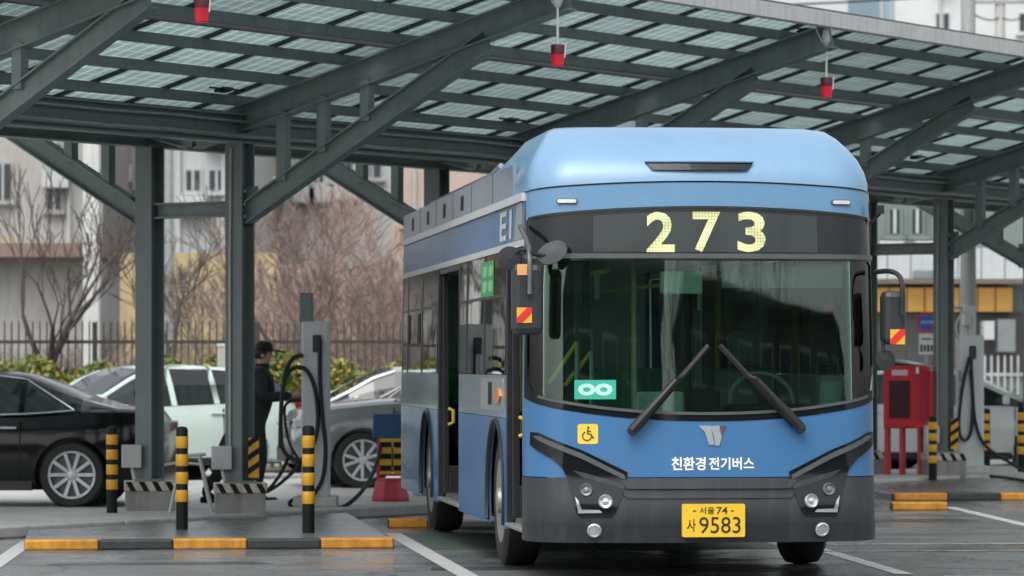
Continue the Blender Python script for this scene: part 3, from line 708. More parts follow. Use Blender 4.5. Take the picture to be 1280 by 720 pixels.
arc = [(-1 + 5.6 * math.cos(math.radians(g)), -2.6 + 5.6 * math.sin(math.radians(g))) for g in range(115, 361, 35)]
for p, q in zip(arc, arc[1:]): sub_poly(stroke2(p, q, 1.4))
em = None
for k, (pts, m_) in enumerate((([(874, 532), (888, 532), (893, 556), (886, 556), (881, 540), (874, 534)], silver), ([(888, 533), (899, 532), (902, 546), (899, 557), (894, 557), (892, 545)], silver), ([(899, 532.5), (907, 532), (902, 545), (899.5, 540)], mat('emblem_red', (.16, .04, .08), .4)))):
    o = panel([ah(*p) for p in pts], 0 if em is None else .002, .008, m_, 'emblem' if em is None else 'emblem_stroke', em)
    em = em or o
# teal sticker behind the windscreen
a0, h0 = ah(718, 499); a1, h1 = ah(770, 475)
st = panel(rect(a0, a1, h0, h1), -.005, .0, mat('sticker_teal', (.03, .42, .30), .5, 0, .05, 8, emit=None), 'windshield_sticker')
ca, chh = (a0 + a1) / 2, (h0 + h1) / 2; pw = mat('sticker_white', (.45, .76, .68), .5)
for sx in (-1, 1):
    cx = ca + sx * .058
    pts_o = [(cx + .060 * math.cos(2 * PI * i / 20), chh + .042 * math.sin(2 * PI * i / 20)) for i in range(20)]
    pts_i = [(cx + .026 * math.cos(2 * PI * i / 20), chh + .016 * math.sin(2 * PI * i / 20)) for i in range(20)]
    vs = [S(a, h, .002) for a, h in pts_o] + [S(a, h, .002) for a, h in pts_i]
    MB().add(vs, [(i, (i + 1) % 20, 20 + (i + 1) % 20, 20 + i) for i in range(20)]).build('sticker_ring', pw, st)
# wipers
for (p0, p1, el) in (((790, 538), (879, 434), 0), ((999, 536), (905, 434), 0)):
    A0, A1 = ah(*p0), ah(*p1)
    base = S(*A0, .03)
    wp = MB().lathe([(.0, .05), (.028, .05), (.034, .03), (.034, 0)][::-1], 16, Matrix.Translation(base) @ V((0, -1, 0)).to_track_quat('Z', 'Y').to_matrix().to_4x4()).build('wiper', bplastic, bus, 40)
    def wl(f, n): return S(A0[0] + (A1[0] - A0[0]) * f, A0[1] + (A1[1] - A0[1]) * f, n)
    MB().tube([wl(f, .055 + .03 * math.sin(PI * f)) for f in (0, .2, .4, .6)], [.036, .030, .022, .017], 8).build('arm', bplastic, wp, 40)
    sx = .034 if p0[0] < 880 else -.034
    bl = []
    for f in (.02, .15, .3, .45, .6, .75, .9, 1.0): bl.append(wl(f, .022) + V((sx, 0, .01)))
    MB().tube(bl, .021, 6).build('blade', rubber, wp, 40)
    MB().tube([wl(.6, .085) + V((0, 0, 0)), wl(.62, .04) + V((sx, 0, .01))], .014, 6).build('clip', bplastic, wp)

# --- roof
prof = [(0, 0.0, 1.0), (.05, .012, 1.0), (.11, .045, .985), (.18, .11, .955), (.26, .22, .912), (.34, .38, .866), (.40, .58, .825), (.428, .85, .775), (.445, 1.2, .66), (.452, 1.5, .45), (.455, 1.6, .2)]
YF = 4.6
def fair_pt(a, k):
    dh, dy, wsx = prof[k]; t = abs(a)
    s0 = seam(a) if t < 1.3 else 2.72
    p = surf(a, s0); kk = min(1, max(0, p.y) / .9)
    x = p.x * wsx; y = p.y + dy * max(0, 1 - p.y / 3.2)
    tail = max(0, (p.y - 2.2) / (YF - 2.2))
    return V((x, y, s0 + (2.775 - s0) * min(1, dh / .2) + dh * (1 - .35 * tail)))
aa = [-A2 - (YF - Y2) + (YF - Y2) * i / 14 for i in range(14)] + [-A2 + 2 * A2 * i / 60 for i in range(61)] + [A2 + (YF - Y2) * (i + 1) / 14 for i in range(14)]
vs = [fair_pt(a, k) for k in range(len(prof)) for a in aa]; na = len(aa)
fs = [(k * na + i, k * na + i + 1, (k + 1) * na + i + 1, (k + 1) * na + i) for k in range(len(prof) - 1) for i in range(na - 1)]
kt = (len(prof) - 1) * na
for i in range(na // 2): fs.append((kt + i, kt + i + 1, kt + na - 2 - i, kt + na - 1 - i)) if i + 1 < na - 2 - i else None
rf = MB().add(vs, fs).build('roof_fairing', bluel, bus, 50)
# air slot in the fairing: a dark recess with lips
q = []
for (px, py) in ((806, 203.5), (942, 203.5), (933, 213), (815, 213)):
    # find the fairing point under this pixel
    best = None
    for k in range(1, 7):
        for f in range(6):
            for i in range(-60, 61):
                a = i * .012; p = fair_pt(a, k).lerp(fair_pt(a, k + 1), f / 6); x, y = pix(p); e = (x - px) ** 2 + (y - py) ** 2
                if best is None or e < best[0]: best = (e, p)
    q.append(best[1] + V((0, -.004, .004)))
mid = (q[0] + q[1] + q[2] + q[3]) / 4
mm = MB(); n = 10
top = [q[0].lerp(q[1], i / n) for i in range(n + 1)]; bot = [q[3].lerp(q[2], i / n) for i in range(n + 1)]
def bowed(p): return p + V((0, -.03 * (1 - (p.x / .42) ** 2) - .006, 0))
top = [bowed(p) for p in top]; bot = [bowed(p) for p in bot]
mm.add(top + bot, [(i, i + 1, n + 2 + i, n + 1 + i) for i in range(n)]).build('air_slot', gloss, rf)
MB().tube([p + V((0, -.004, .006)) for p in top], .008, 6).build('slot_lip', bluel, rf, 40)
# black joint line round the front of the fairing
sv = [S(a, seam(a), .003) for a in [-1.40 + 2.8 * i / 60 for i in range(61)]]
MB().tube(sv, .006, 6).build('fairing_joint', gloss, bus, 40)
# battery covers along both sides, rear roof box
L = 10.85
for sg in (-1, 1):
    def P(v0, v1, h0, h1): return rect(*sorted((sg * -va(v0), sg * -va(v1))), h0, h1)
    bc = panel(P(1.25, L - .1, 2.715, 2.945), -.02, .010, battery, 'battery_cover', da=.2)
    for v in (4.96, 6.52, 8.1, 9.7):
        panel(P(v - .10, v + .10, 2.765, 2.885), .010, .014, black, 'vent', bc)
    for v in (2.6, 4.2, 5.75, 7.3, 8.9): panel(P(v - .008, v + .008, 2.716, 2.943), .010, .013, trim, 'cover_joint', bc)
    panel(P(.50, L, 2.655, 2.712), -.02, .022, swhite, 'gutter', da=.2)
    panel(P(.50, L, 2.385, 2.652), -.02, 0, blue if sg < 0 else blue, 'upper_side_panel', da=.2)
    panel(P(.50, L, 2.335, 2.382), -.02, .012, swhite, 'side_stripe', da=.2)
    MB().tube([(sg * .98, 4.3, 3.10), (sg * .98, 5.0, 3.06), (sg * .98, L - .4, 3.06), (sg * .98, L - .3, 2.98)], .022, 8).build('roof_rail', zinc, bus, 40)
    for v in (5.2, 6.6, 8.0, 9.4): MB().tube([(sg * .98, v, 2.97), (sg * .98, v, 3.06)], .015, 6).build('rail_post', zinc, bus)
rb = [(-1.19, 2.70), (-1.19, 2.93), (-1.05, 3.0), (1.05, 3.0), (1.19, 2.93), (1.19, 2.70)]
MB().bar((0, 3.8, 0), (0, L - .05, 0), rb).build('roof_box', battery, bus, bevel=.02)
for v, ln in ((6.2, 1.3), (8.6, 1.6)): MB().box((0, v, 3.07), (1.3, ln, .14)).build('roof_unit', silver, bus, bevel=.04)
MB().box((0, 5.6, 2.66), (2.36, L - 1.1, .06)).build('ceiling', mat('interior_white', (.74, .78, .76), .5, 0, .05, 4), bus)
# white letters and slashes on the side above the front door
sl = va(1.9)
textpanel('E1', va(1.72), 2.52, .78, .215, swhite, 'side_lettering', bus, .004, .02)
panel([(va(1.15), 2.39), (va(.66), 2.39), (va(.62), 2.648), (va(1.02), 2.648)], 0, .004, silver, 'side_flash')

# --- door side
def arch(vc, r, v0, v1, h0, h1, hc=.50):
    """polygon from v1 (rear) to v0 (front) with a wheel-arch bite at vc"""
    out = [(va(v1), h0)]
    a0 = math.asin((hc - h0) / r) if hc > h0 else 0
    for i in range(21):
        g = PI + a0 - (PI + 2 * a0) * i / 20
        out.append((va(vc - r * math.cos(g)), hc + r * math.sin(g)))
    out += [(va(v0), h0), (va(v0), h1), (va(v1), h1)]
    return out
VF, VR = 2.25, 8.05; AR = .60
doors = ((.50, 1.57), (5.1, 7.0))
for (v0, v1, vc) in ((1.57, 5.10, VF), (7.0, L, VR)):
    panel(arch(vc, AR, v0, v1, .30, 1.108), -.03, 0, blue, 'skirt_panel', da=.5, dh=3)
    panel(rect(va(v1), va(v0), 1.112, 1.425), -.03, 0, mat('bus_waist', (.20, .25, .30), .3, .1, .06, 2, coat=.3, stain=.12), 'waist_panel', da=.5)
    lip = [S(va(vc + (AR - .01) * math.cos(g)), .5 + (AR - .01) * math.sin(g), .004) for g in [-.3 + (PI + .6) * i / 24 for i in range(25)]]
    MB().tube(lip, .018, 6).build('arch_trim', bplastic, bus, 40)
for (v0, v1) in ((1.60, 3.05), (3.13, 4.42), (4.50, 5.08), (7.06, 8.55), (8.62, 10.1), (10.16, L - .12)):
    wn = panel(rect(va(v1), va(v0), 1.43, 2.33), -.012, .002, side_g, 'side_window', da=.5)
    ringo = rect(va(v1), va(v0), 1.43, 2.33)
    for v in (v0, v1): panel(rect(va(v) - .022, va(v) + .022, 1.43, 2.33), -.02, .005, bplastic, 'window_pillar', da=.5)
    panel(rect(va(v1), va(v0), 2.0, 2.022), .002, .006, bplastic, 'sash_bar', wn)
panel(rect(va(L), va(L - .1), .3, 2.33), -.03, 0, silver, 'rear_corner', da=.5)
for v in (8.9, 10.0): panel(rect(va(v) - .12, va(v) + .12, 1.70, 1.97), .004, .008, black, 'window_vent')
gr = panel(rrect(va(3.3), va(1.75), 1.16, 1.40, .03), 0, .004, silver, 'service_hatch')
panel(rect(va(2.75), va(2.5), 1.20, 1.37), .004, .007, black, 'hatch_grille', gr)
sm = panel([(va(1.98) + .16 * math.cos(g * PI / 8), 1.27 + .055 * math.sin(g * PI / 8)) for g in range(16)], .004, .022, mat('amber', (.6, .22, .05), .3), 'side_marker')
gs = panel(rect(va(3.35), va(2.45), 2.02, 2.29), .006, .009, mat('sticker_green', (.05, .30, .10), .5, 0, .1, 6), 'window_sticker')
for i in range(2):
    for j in range(2): panel(rrect(va(3.2) + i * .42, va(3.2) + i * .42 + .26, 2.055 + j * .115, 2.055 + j * .115 + .085, .03), .009, .011, mat('sticker_pale', (.20, .50, .26), .5), 'sticker_mark', gs)
# open doorways: dark leaves folded inwards, frames, sills
for (v0, v1) in doors:
    for v, s_ in ((v0, 1), (v1, -1)):
        fr = MB().box((-1.215, v + s_ * .02, 1.33), (.05, .045, 1.99)).build('door_post', bplastic, bus, bevel=.006)
    MB().box((-1.205, (v0 + v1) / 2, 2.31), (.05, v1 - v0, .05)).build('door_header', bplastic, bus, bevel=.006)
    MB().box((-1.13, (v0 + v1) / 2, .335), (.24, v1 - v0 - .04, .03)).build('door_sill', zinc, bus, bevel=.006)
    for v, s_ in ((v0 + .09, 1), (v1 - .09, -1)):
        dl = MB().box((-1.18, v, 1.33), (.05, .035, 1.9)).box((-.78, v, 1.33), (.05, .035, 1.9)).box((-.98, v, 2.255), (.35, .034, .05)).box((-.98, v, .50), (.35, .034, .24)).build('door_leaf', bplastic, bus, bevel=.006)
        MB().box((-.98, v, 1.42), (.352, .008, 1.63)).build('door_pane', side_g, dl)
        MB().tube([(-1.16, v + s_ * .05, .98), (-1.12, v + s_ * .07, 1.0), (-1.12, v + s_ * .07, 1.10), (-1.16, v + s_ * .05, 1.12)], .015, 8).build('door_handle', hyell, dl, 40)
# --- driver side (away from view) and rear
def RP(v0, v1, h0, h1): return rect(-va(v0), -va(v1), h0, h1)
for (v0, v1, vc) in ((.50, 5.1, VF), (5.105, L, VR)):
    panel([(-a, h) for a, h in reversed(arch(vc, AR, v0, v1, .30, 1.108))], -.03, 0, blue, 'skirt_panel', da=.5, dh=3)
    panel(RP(v0, v1, 1.112, 1.425), -.03, 0, silver, 'waist_panel', da=.5)
for (v0, v1) in ((.55, 1.5), (1.58, 3.05), (3.13, 4.9), (4.98, 6.6), (6.68, 8.4), (8.48, L - .12)):
    panel(RP(v0, v1, 1.43, 2.33), -.012, .002, side_g, 'side_window', da=.5)
    panel(RP(v1, v1 + .08, 1.43, 2.33), -.02, .004, bplastic, 'window_pillar', da=.5)
MB().box((0, L + .0, 1.5), (2.42, .06, 2.4)).build('rear_wall', blue, bus, bevel=.02)
MB().box((0, L - .06, 1.5), (2.3, .04, 2.2)).build('rear_lining', intg, bus)
MB().box((0, L + .035, 2.0), (1.9, .02, .7)).build('rear_window', gloss, bus, bevel=.005)
MB().box((0, L + .035, .62), (2.3, .05, .5)).build('rear_bumper', bumper_m, bus, bevel=.02)

# --- wheels
def bus_wheel(sg, v, name='wheel'):
    M0 = Matrix.Translation((sg * 1.075, v, .485)) @ Matrix.Rotation(sg * PI / 2, 4, 'Y')
    r = MB().lathe([(.30, -.13), (.44, -.135), (.475, -.11), (.485, -.05), (.485, .05), (.475, .11), (.44, .135), (.31, .13), (.29, .10)], 40, M0).build('wheel', rubber, bus, 40)
    MB().lathe([(.315, .132), (.30, .12), (.285, .06), (.20, .05), (.17, .11), (.10, .13), (.09, .16), (0, .165)], 32, M0).build('rim', mat('rim_dirty', (.34, .33, .31), .45, .5, .25, 12), r, 40)
    for i in range(10):
        g = 2 * PI * i / 10
        MB().lathe([(.018, .04), (.018, .105), (.010, .115), (0, .117)], 8, M0 @ Matrix.Translation((.235 * math.cos(g), .235 * math.sin(g), 0))).build('wheel_nut', zinc, r, 40)
for sg in (-1, 1):
    for v in (VF, VR):
        bus_wheel(sg, v)
        MB().box((sg * .75, v, .72), (.05, 1.3, .8)).build('arch_liner', rubber, bus)
        MB().box((sg * .98, v, 1.13), (.46, 1.3, .03)).build('arch_liner', rubber, bus)
MB().beam((-.9, VF, .42), (.9, VF, .42), .14, .14).build('axle', rubber, bus); MB().beam((-.9, VR, .45), (.9, VR, .45), .2, .2).build('axle', rubber, bus)
MB().box((0, 5.6, .36), (1.40, 10.2, .06)).build('floor', intd, bus)
MB().box((0, 5.15, .36), (2.36, 4.4, .05)).build('floor', intd, bus)
MB().box((-.2, .98, .36), (1.96, 1.1, .05)).build('floor', intd, bus)
MB().box((0, .60, .34), (2.0, .5, .10)).build('front_underside', rubber, bus)
# --- interior seen through the windscreen
ds = MB().prism([(-.62, .30, .5), (1.10, .36, .5), (1.10, .36, 1.10), (.2, .26, 1.13), (-.62, .30, 1.10)], (0, .45, 0)).build('dashboard', intd, bus, bevel=.04)
MB().box((.52, .66, 1.17), (.62, .24, .10)).build('instrument_hood', bplastic, ds, bevel=.03)
sw = [(.52 + .23 * math.cos(g), .83 + .10 * math.sin(g), 1.24 + .20 * math.sin(g)) for g in [2 * PI * i / 24 for i in range(25)]]
st_ = MB().tube(sw, .016, 8, cap=False).build('steering_wheel', mat('wheel_grey', (.22, .24, .24), .4), bus, 40)
MB().tube([(.52, .83, 1.24), (.52, .72, 1.0)], .03, 8).build('column_shaft', bplastic, st_)
for a_ in (0, 2.1, 4.2): MB().tube([(.52, .83, 1.24), (.52 + .22 * math.cos(a_), .83 + .095 * math.sin(a_), 1.24 + .19 * math.sin(a_))], .012, 6).build('spoke', bplastic, st_)
def bus_seat(x, y, fwd=1, m=seatg):
    s_ = MB().box((x, y, .82), (.44, .44, .10)).build('passenger_seat', m, bus, bevel=.035)
    MB().box((x, y + .22, 1.14), (.44, .08, .66), Matrix.Rotation(math.radians(-8), 3, 'X')).build('backrest', m, s_, bevel=.035)
    MB().box((x, y, .59), (.10, .3, .40)).build('pedestal', intg, s_)
bus_seat(.55, 1.45, 1, intd)
for y in (3.0, 3.85, 4.7, 7.5, 8.4, 9.3):
    for x in (-.85, -.38, .40, .85):
        if y < 5 and x < -.5: continue
        bus_seat(x, y)
for (x, y) in ((-.30, 1.5), (.22, 1.75), (-.55, 2.9), (.55, 2.9), (-.5, 4.9), (.5, 5.1), (-.5, 7.1), (.5, 7.1)):
    MB().tube([(x, y, .38), (x, y, 2.63)], .018, 8).build('grab_pole', hyell if y > 2 else zinc, bus, 40)
for (p, q_) in ((blp(686, 480, .45), blp(721, 428, .45)), (blp(706, 482, .5), blp(739, 440, .5))): MB().tube([p, q_], .016, 8).build('grab_rail', hyell, bus, 40)
for p_ in (blp(721, 428, .45), blp(739, 440, .5)): MB().tube([(p_.x, p_.y, .4), p_], .016, 8).build('grab_pole', zinc, bus, 40)
for x in (-.55, .55): MB().tube([(x, 1.2, 2.18), (x, 9.8, 2.18)], .018, 8).build('ceiling_rail', hyell, bus, 40)
for k in range(9): MB().tube([(-.55, 1.7 + k * .55, 2.18), (-.55, 1.7 + k * .55, 1.98)], .022, 6).build('hand_strap', intg, bus)
c_ = S(*ah(855, 351), -.16)
MB().box(c_, (.30, .03, .16)).build('rear_view_mirror', mat('mirror_back', (.55, .60, .58), .4), bus, bevel=.012)
c_ = S(*ah(985, 352), -.14)
MB().box(c_ + V((0, 0, .05)), (.86, .012, .17)).build('sun_visor', mat('visor', (.28, .31, .30), .5), bus, bevel=.005)
pA, pB = S(*ah(1081, 346), -.07), S(*ah(1079, 468), -.07)
MB().tube([pA, pB], .030, 8).build('pillar_grip', white, bus, 40)
c_ = S(*ah(1050, 378), -.22)
MB().lathe([(0, -.07), (.045, -.05), (.05, -.01), (.025, .03), (.03, .05), (0, .075)], 12, Matrix.Translation(c_)).build('hanging_doll', mat('doll_red', (.55, .08, .12), .7), bus, 40)
pt = MB().box((.18, 1.62, 1.15), (.04, .06, 1.5)).build('driver_partition', intd, bus)
MB().box((.62, 1.98, 1.3), (.95, .03, 1.8)).build('cab_screen', side_g, bus)
MB().box((-.72, 1.95, .72), (.46, 1.2, .70)).build('wheel_box', intg, bus, bevel=.04); MB().box((.80, 2.35, .72), (.36, .9, .7)).build('wheel_box', intg, bus, bevel=.04)

for sg in (-1, 1):
    for (v0, v1) in (((1.6, 5.05), (7.05, 10.7)) if sg < 0 else ((1.0, 10.7),)):
        MB().box((sg * 1.15, (v0 + v1) / 2, .92), (.03, v1 - v0, 1.0)).build('wall_lining', intg, bus)
    MB().box((sg * .92, 5.8, 2.50), (.42, 9.4, .22)).build('ceiling_duct', intg, bus, bevel=.05)
MB().box((-.25, .62, 1.20), (.34, .05, .22)).build('ticket_reader', intg, bus, bevel=.02)
MB().box((.08, .60, 1.23), (.20, .04, .26)).build('ticket_reader', bplastic, bus, bevel=.02)
MB().box((.98, .62, 1.26), (.16, .05, .24)).build('control_panel', intg, bus, bevel=.02)
MB().box((-.05, 1.9, 2.42), (.5, .06, .16)).build('stop_display', bplastic, bus, bevel=.01)
MB().box((.55, 1.70, 1.62), (.26, .09, .26)).build('driver_headrest', intd, bus, bevel=.04)
# --- mirrors
housing = mat('mirror_housing', (.028, .032, .034), .4, 0, .1, 8)
refl_y = mat('reflector_yellow', (.80, .42, .04), .4, 0, .05, 10); refl_r = mat('reflector_red', (.65, .03, .03), .4)
def striped(c, s, parent):
    o = MB().box(c, (s, .004, s)).build('reflector', refl_y, parent)
    x, y, z = c; y -= .003; h = s / 2
    MB().prism([(x - h, y, z - h), (x - h * .35, y, z - h), (x + h, y, z + h * .35), (x + h, y, z + h), (x + h * .35, y, z + h), (x - h, y, z - h * .35)], (0, -.0025, 0)).build('reflector_stripe', refl_r, o)
v_ = -.10
p = [blp(650, 283, .45), blp(658, 300, .15), blp(662, 320, -.05), blp(662, 368, v_)]
mr = MB().box(blp(658.5, 374, v_ + .12), (.21, .18, .49)).build('side_mirror', housing, bus, bevel=.045)
MB().tube(smooth_path(p), .018, 8).build('mirror_arm', trim, mr, 40)
MB().tube(smooth_path([blp(662, 316, -.05), blp(675, 319, -.02), blp(690, 318, .0)]), .014, 8).build('mirror_arm', bplastic, mr, 40)
MB().tube(smooth_path([blp(660, 312, .0), blp(650, 313, .05), blp(640, 320, .08)]), .014, 8).build('mirror_arm', bplastic, mr, 40)
def disc(c, rx, rz_, tilt, m_, parent, nm):
    Mx = Matrix.Translation(c) @ Matrix.Rotation(math.radians(tilt), 4, 'Y') @ Matrix.Diagonal((rx, .05, rz_, 1)) @ Matrix.Rotation(PI / 2, 4, 'X')
    return MB().lathe([(0, -1), (.5, -.85), (.85, -.5), (1, 0), (.95, .4), (0, .5)], 20, Mx).build(nm, m_, parent, 40)
disc(blp(690, 316, .0), .115, .075, -28, mat('mirror_cap_grey', (.10, .11, .115), .35), mr, 'mirror_cap')
disc(blp(637, 323, .08), .085, .085, 0, housing, mr, 'mirror_cap')
MB().box(blp(655, 337, v_ + .026), (.095, .006, .075)).build('reflector', mat('reflector_amber', (.75, .40, .14), .4), mr)
striped(blp(655.5, 394, v_ + .026), .105, mr)
p = [blp(1094, 340, .35), blp(1112, 339, .2), blp(1124, 345, .12), blp(1128, 360, .08), blp(1128, 394, .08)]
mr = MB().box(blp(1116, 397, .2), (.165, .18, .38)).build('side_mirror', housing, bus, bevel=.045)
MB().tube(smooth_path(p), .018, 8).build('mirror_arm', bplastic, mr, 40)
striped(blp(1122, 421, .106), .105, mr)
disc(blp(1106, 450, .22), .075, .075, 0, housing, mr, 'mirror_cap')
MB().tube([blp(1104, 440, .2), blp(1104, 425, .2)], .012, 6).build('mirror_arm', bplastic, mr)
c_ = blp(1100, 262, .35); MB().box(c_, (.05, .05, .06)).tube([c_ + V((0, 0, -.03)), c_ + V((-.06, .05, -.1))], .01, 6).build('roof_camera', bplastic, bus)
# ------------------------------------------------------------------ bollards
def bollard_meshes(h, r=.052):
    core = MB().lathe([(r, 0), (r, h - .03), (r * .8, h - .008), (0, h)], 20).mesh('post', black, 40)
    bh = h * .115; z0 = h * .27
    bd = MB().lathe([(r + .0015, 0), (r + .003, .002), (r + .003, bh - .002), (r + .0015, bh)], 20).mesh('band', yellow, 40)
    return core, bd, bh, z0
_bc = {}
def bollard(loc_, h, label):
    key = round(h, 2)
    if key not in _bc: _bc[key] = bollard_meshes(h)
    core, bd, bh, z0 = _bc[key]
    t = thing('bollard', label, 'bollard', loc_, 0, 'yellow and black striped bollards')
    obj('post', core, t)
    for i in range(4):
        b = obj('band', bd, t); b.location = (0, 0, z0 + i * (h * .70 / 4.05))
bollard(slab_at(140, -.95), .82, 'striped bollard in front of the rear bumper of the black sedan')
bollard(gnd(227.5, 662, .065), .90, 'striped bollard beside the thin metal A-frame stand')
bollard(gnd(385.5, 666, .065), .92, 'striped bollard in front of the grey charger with looped black cables')
bollard(slab_at(1166, .36, .065), .80, 'striped bollard beside the red cabinet')
bollard(slab_at(1277, .2, .10), .86, 'striped bollard by the canopy column farthest from the bus')
bollard(slab_at(1233, -1.5), .80, 'striped bollard behind the tall charger, next to the white car')

# ------------------------------------------------------------------ chargers
charg = mat('charger_grey', (.58, .61, .61), .4, 0, .06, 4, stain=.12)
chargd = mat('charger_dark', (.17, .19, .195), .4, 0, .1, 6)
def cable(pts, parent, r=.021, name='cable'):
    return MB().tube(smooth_path(pts, 6), r, 8).build(name, rubber, parent, 60)
def charger(px, r_, wd, ht, label, big=False):
    base = slab_at(px, r_)
    t = thing('charging_station', label, 'charger', base, 0)
    MB().box((0, 0, .05), (wd + .16, .5, .10)).build('base', concrete, t, bevel=.012)
    MB().box((0, 0, .09 + (ht - .09) / 2), (wd, .34, ht - .09)).build('cabinet', charg, t, bevel=.018)
    MB().box((.02, -.175, ht - .22), (.09, .03, .17)).build('holster', bplastic, t, bevel=.01)
    MB().box((0, -.172, ht * .5), (wd - .05, .006, ht * .62)).build('door_panel', charg, t, bevel=.002)
    return t, base
t, base = charger(395, -.40, .27, 1.83, 'slim grey charging station with big loops of black cable beside the standing person')
Zc = base.y - .22
def lp(px, py, dz=0.0): return at(px, py, Zc + dz) - base
MB().box(lp(383, 385, .2), (.14, .12, .30)).build('top_housing', chargd, t, bevel=.02)
MB().tube([lp(383, 396, .2), lp(383, 410, .25)], .03, 8).build('mast', chargd, t)
cable([lp(400, 424), lp(400, 470), lp(403, 520), lp(407, 560), lp(404, 595), lp(394, 615), lp(384, 622)], t)
cable([lp(379, 444), lp(366, 448), lp(356, 468), lp(352, 505), lp(351, 545), lp(356, 566), lp(370, 575), lp(380, 574)], t)
cable([lp(350, 560), lp(352, 500), lp(358, 470), lp(369, 459.5), lp(382, 462), lp(392, 480), lp(397, 510), lp(396, 540), lp(386, 566), lp(370, 578)], t)
gz = 0.0
def fl(px, py, h=.022): return gnd(px, py, h) - base
cable([lp(360, 572), lp(352, 590, .1), lp(340, 607, .2), lp(332, 614, .3)], t, .018)
cable([lp(386, 566), lp(368, 588, .1), lp(348, 606, .25), lp(333, 615, .3)], t, .018)
cable([lp(384, 622), lp(368, 624), lp(362, 630), lp(372, 637), lp(395, 638.5), lp(425, 635), lp(445, 622), lp(462, 600, .6), lp(472, 575, 1.2), lp(476, 555, 1.6)], t)
t, base = charger(1212, -.05, .33, 1.78, 'tall grey charging station with one hanging cable loop next to the red cabinet')
Zc = base.y - .22
cable([lp(1212, 446), lp(1204, 480), lp(1199, 520), lp(1200, 543), lp(1207, 550), lp(1214, 538), lp(1216, 500), lp(1213, 462)], t)
cable([lp(1214, 448), lp(1216, 490), lp(1219, 525), lp(1228, 552), lp(1245, 568), lp(1262, 578), lp(1285, 592)], t)
cable([lp(1207, 594), lp(1230, 594.5), lp(1255, 597), lp(1290, 602)], t, .02)
MB().box(lp(1200, 470), (.03, .03, .14)).box(lp(1200, 498), (.05, .03, .06)).build('latch', chargd, t)
MB().tube(smooth_path([lp(1197, 424, .1), lp(1195, 405, .1), lp(1205, 390, .2), lp(1212, 405, .2), lp(1213, 424, .2)]), .014, 6).build('conduit_loop', gplastic, t, 40)
MB().tube([lp(1216, 424, .3), lp(1216, 395, .3)], .03, 8).build('mast', gplastic, t, 40)

# ------------------------------------------------------------------ red cabinet on legs
base = slab_at(1134, -.45)
t = thing('red_cabinet', 'bright red metal cabinet on legs with a dark window beside the bus', 'cabinet', base, math.radians(-14))
MB().box((0, 0, .99), (.56, .34, .80)).build('body', red, t, bevel=.012)
dr = MB().box((-.07, -.175, .99), (.38, .012, .74)).build('door', red, t, bevel=.004)
MB().box((-.07, -.184, .96), (.27, .008, .48)).build('window', mat('window_dark_red', (.05, .02, .025), .25, 0, .2, 8), dr, bevel=.003)
MB().box((-.07, -.184, 1.30), (.20, .006, .07)).build('label_plate', mat('label_pale', (.55, .45, .45), .5), dr)
MB().box((.235, -.176, 1.02), (.10, .012, .66)).build('side_door', mat('red_dark', (.34, .012, .03), .4), t, bevel=.003)
MB().box((.155, -.186, 1.33), (.03, .012, .08)).build('handle', white, t)
MB().box((.315, 0, 1.03), (.07, .30, .60)).build('side_box', red, t, bevel=.01)
for x in (-.25, -.06, .17):
    for y in (-.14, .14): MB().box((x, y, .30), (.04, .04, .60)).build('leg', redp, t)

# ------------------------------------------------------------------ barrier stand (red base, striped board, blue board)
base = slab_at(488, -.55); Zc = base.y
t = thing('barrier_stand', 'red based barrier stand with yellow black striped board and blue panel on top', 'barrier', base, math.radians(4))
s = Zc / F
MB().lathe([(.205, 0), (.205, .04), (.16, .20), (.12, .235), (0, .235)], 8, Matrix.Rotation(PI / 8, 4, 'Z')).build('base', redp, t, bevel=.012)
for x in (-.125, .125): MB().tube([(x, 0, .2), (x * .95, 0, .64)], .018, 8).build('post', redp, t, 40)
MB().tube([(-.12, 0, .27), (.12, 0, .27)], .014, 6).build('rail', redp, t)
for x, wd in ((-.05, .12), (.075, .09)):
    b = MB().box((x, -.03, .46), (wd, .012, .37)).build('board', yellow, t, bevel=.002)
    for z in (.34, .46, .58): MB().box((x, -.038, z), (wd - .004, .004, .055)).build('stripe', black, b)
MB().box((0, 0, .77), (.36, .05, .25)).build('blue_panel', mat('board_blue', (.02, .085, .22), .45, 0, .1, 5), t, bevel=.01)

# ------------------------------------------------------------------ thin metal A-frame stand
base = slab_at(240, .1); Zc = base.y
t = thing('metal_stand', 'thin grey metal A-frame stand between the two front plinths and bollard', 'stand', base, 0)
def sp_(px, py, dy=0.0): return at(px, py, Zc + dy) - base
m_ = mat('stand_grey', (.40, .42, .43), .4, .3, .08, 8)
for dy in (0, .30):
    MB().tube([sp_(212, 641, dy), sp_(226, 578, dy)], .017, 8).build('leg', m_, t, 40)
    MB().tube([sp_(265, 641, dy), sp_(249, 569, dy)], .020, 8).build('leg', m_, t, 40)
    MB().tube([sp_(226, 570, dy), sp_(256, 568, dy)], .016, 8).build('rail', m_, t, 40)
    MB().tube([sp_(226, 578, dy), sp_(254, 581, dy)], .012, 8).build('rail', m_, t, 40)
MB().tube([sp_(256, 568), sp_(256, 568, .3)], .014, 8).build('rail', m_, t, 40); MB().tube([sp_(226, 574), sp_(226, 574, .3)], .014, 8).build('rail', m_, t, 40)

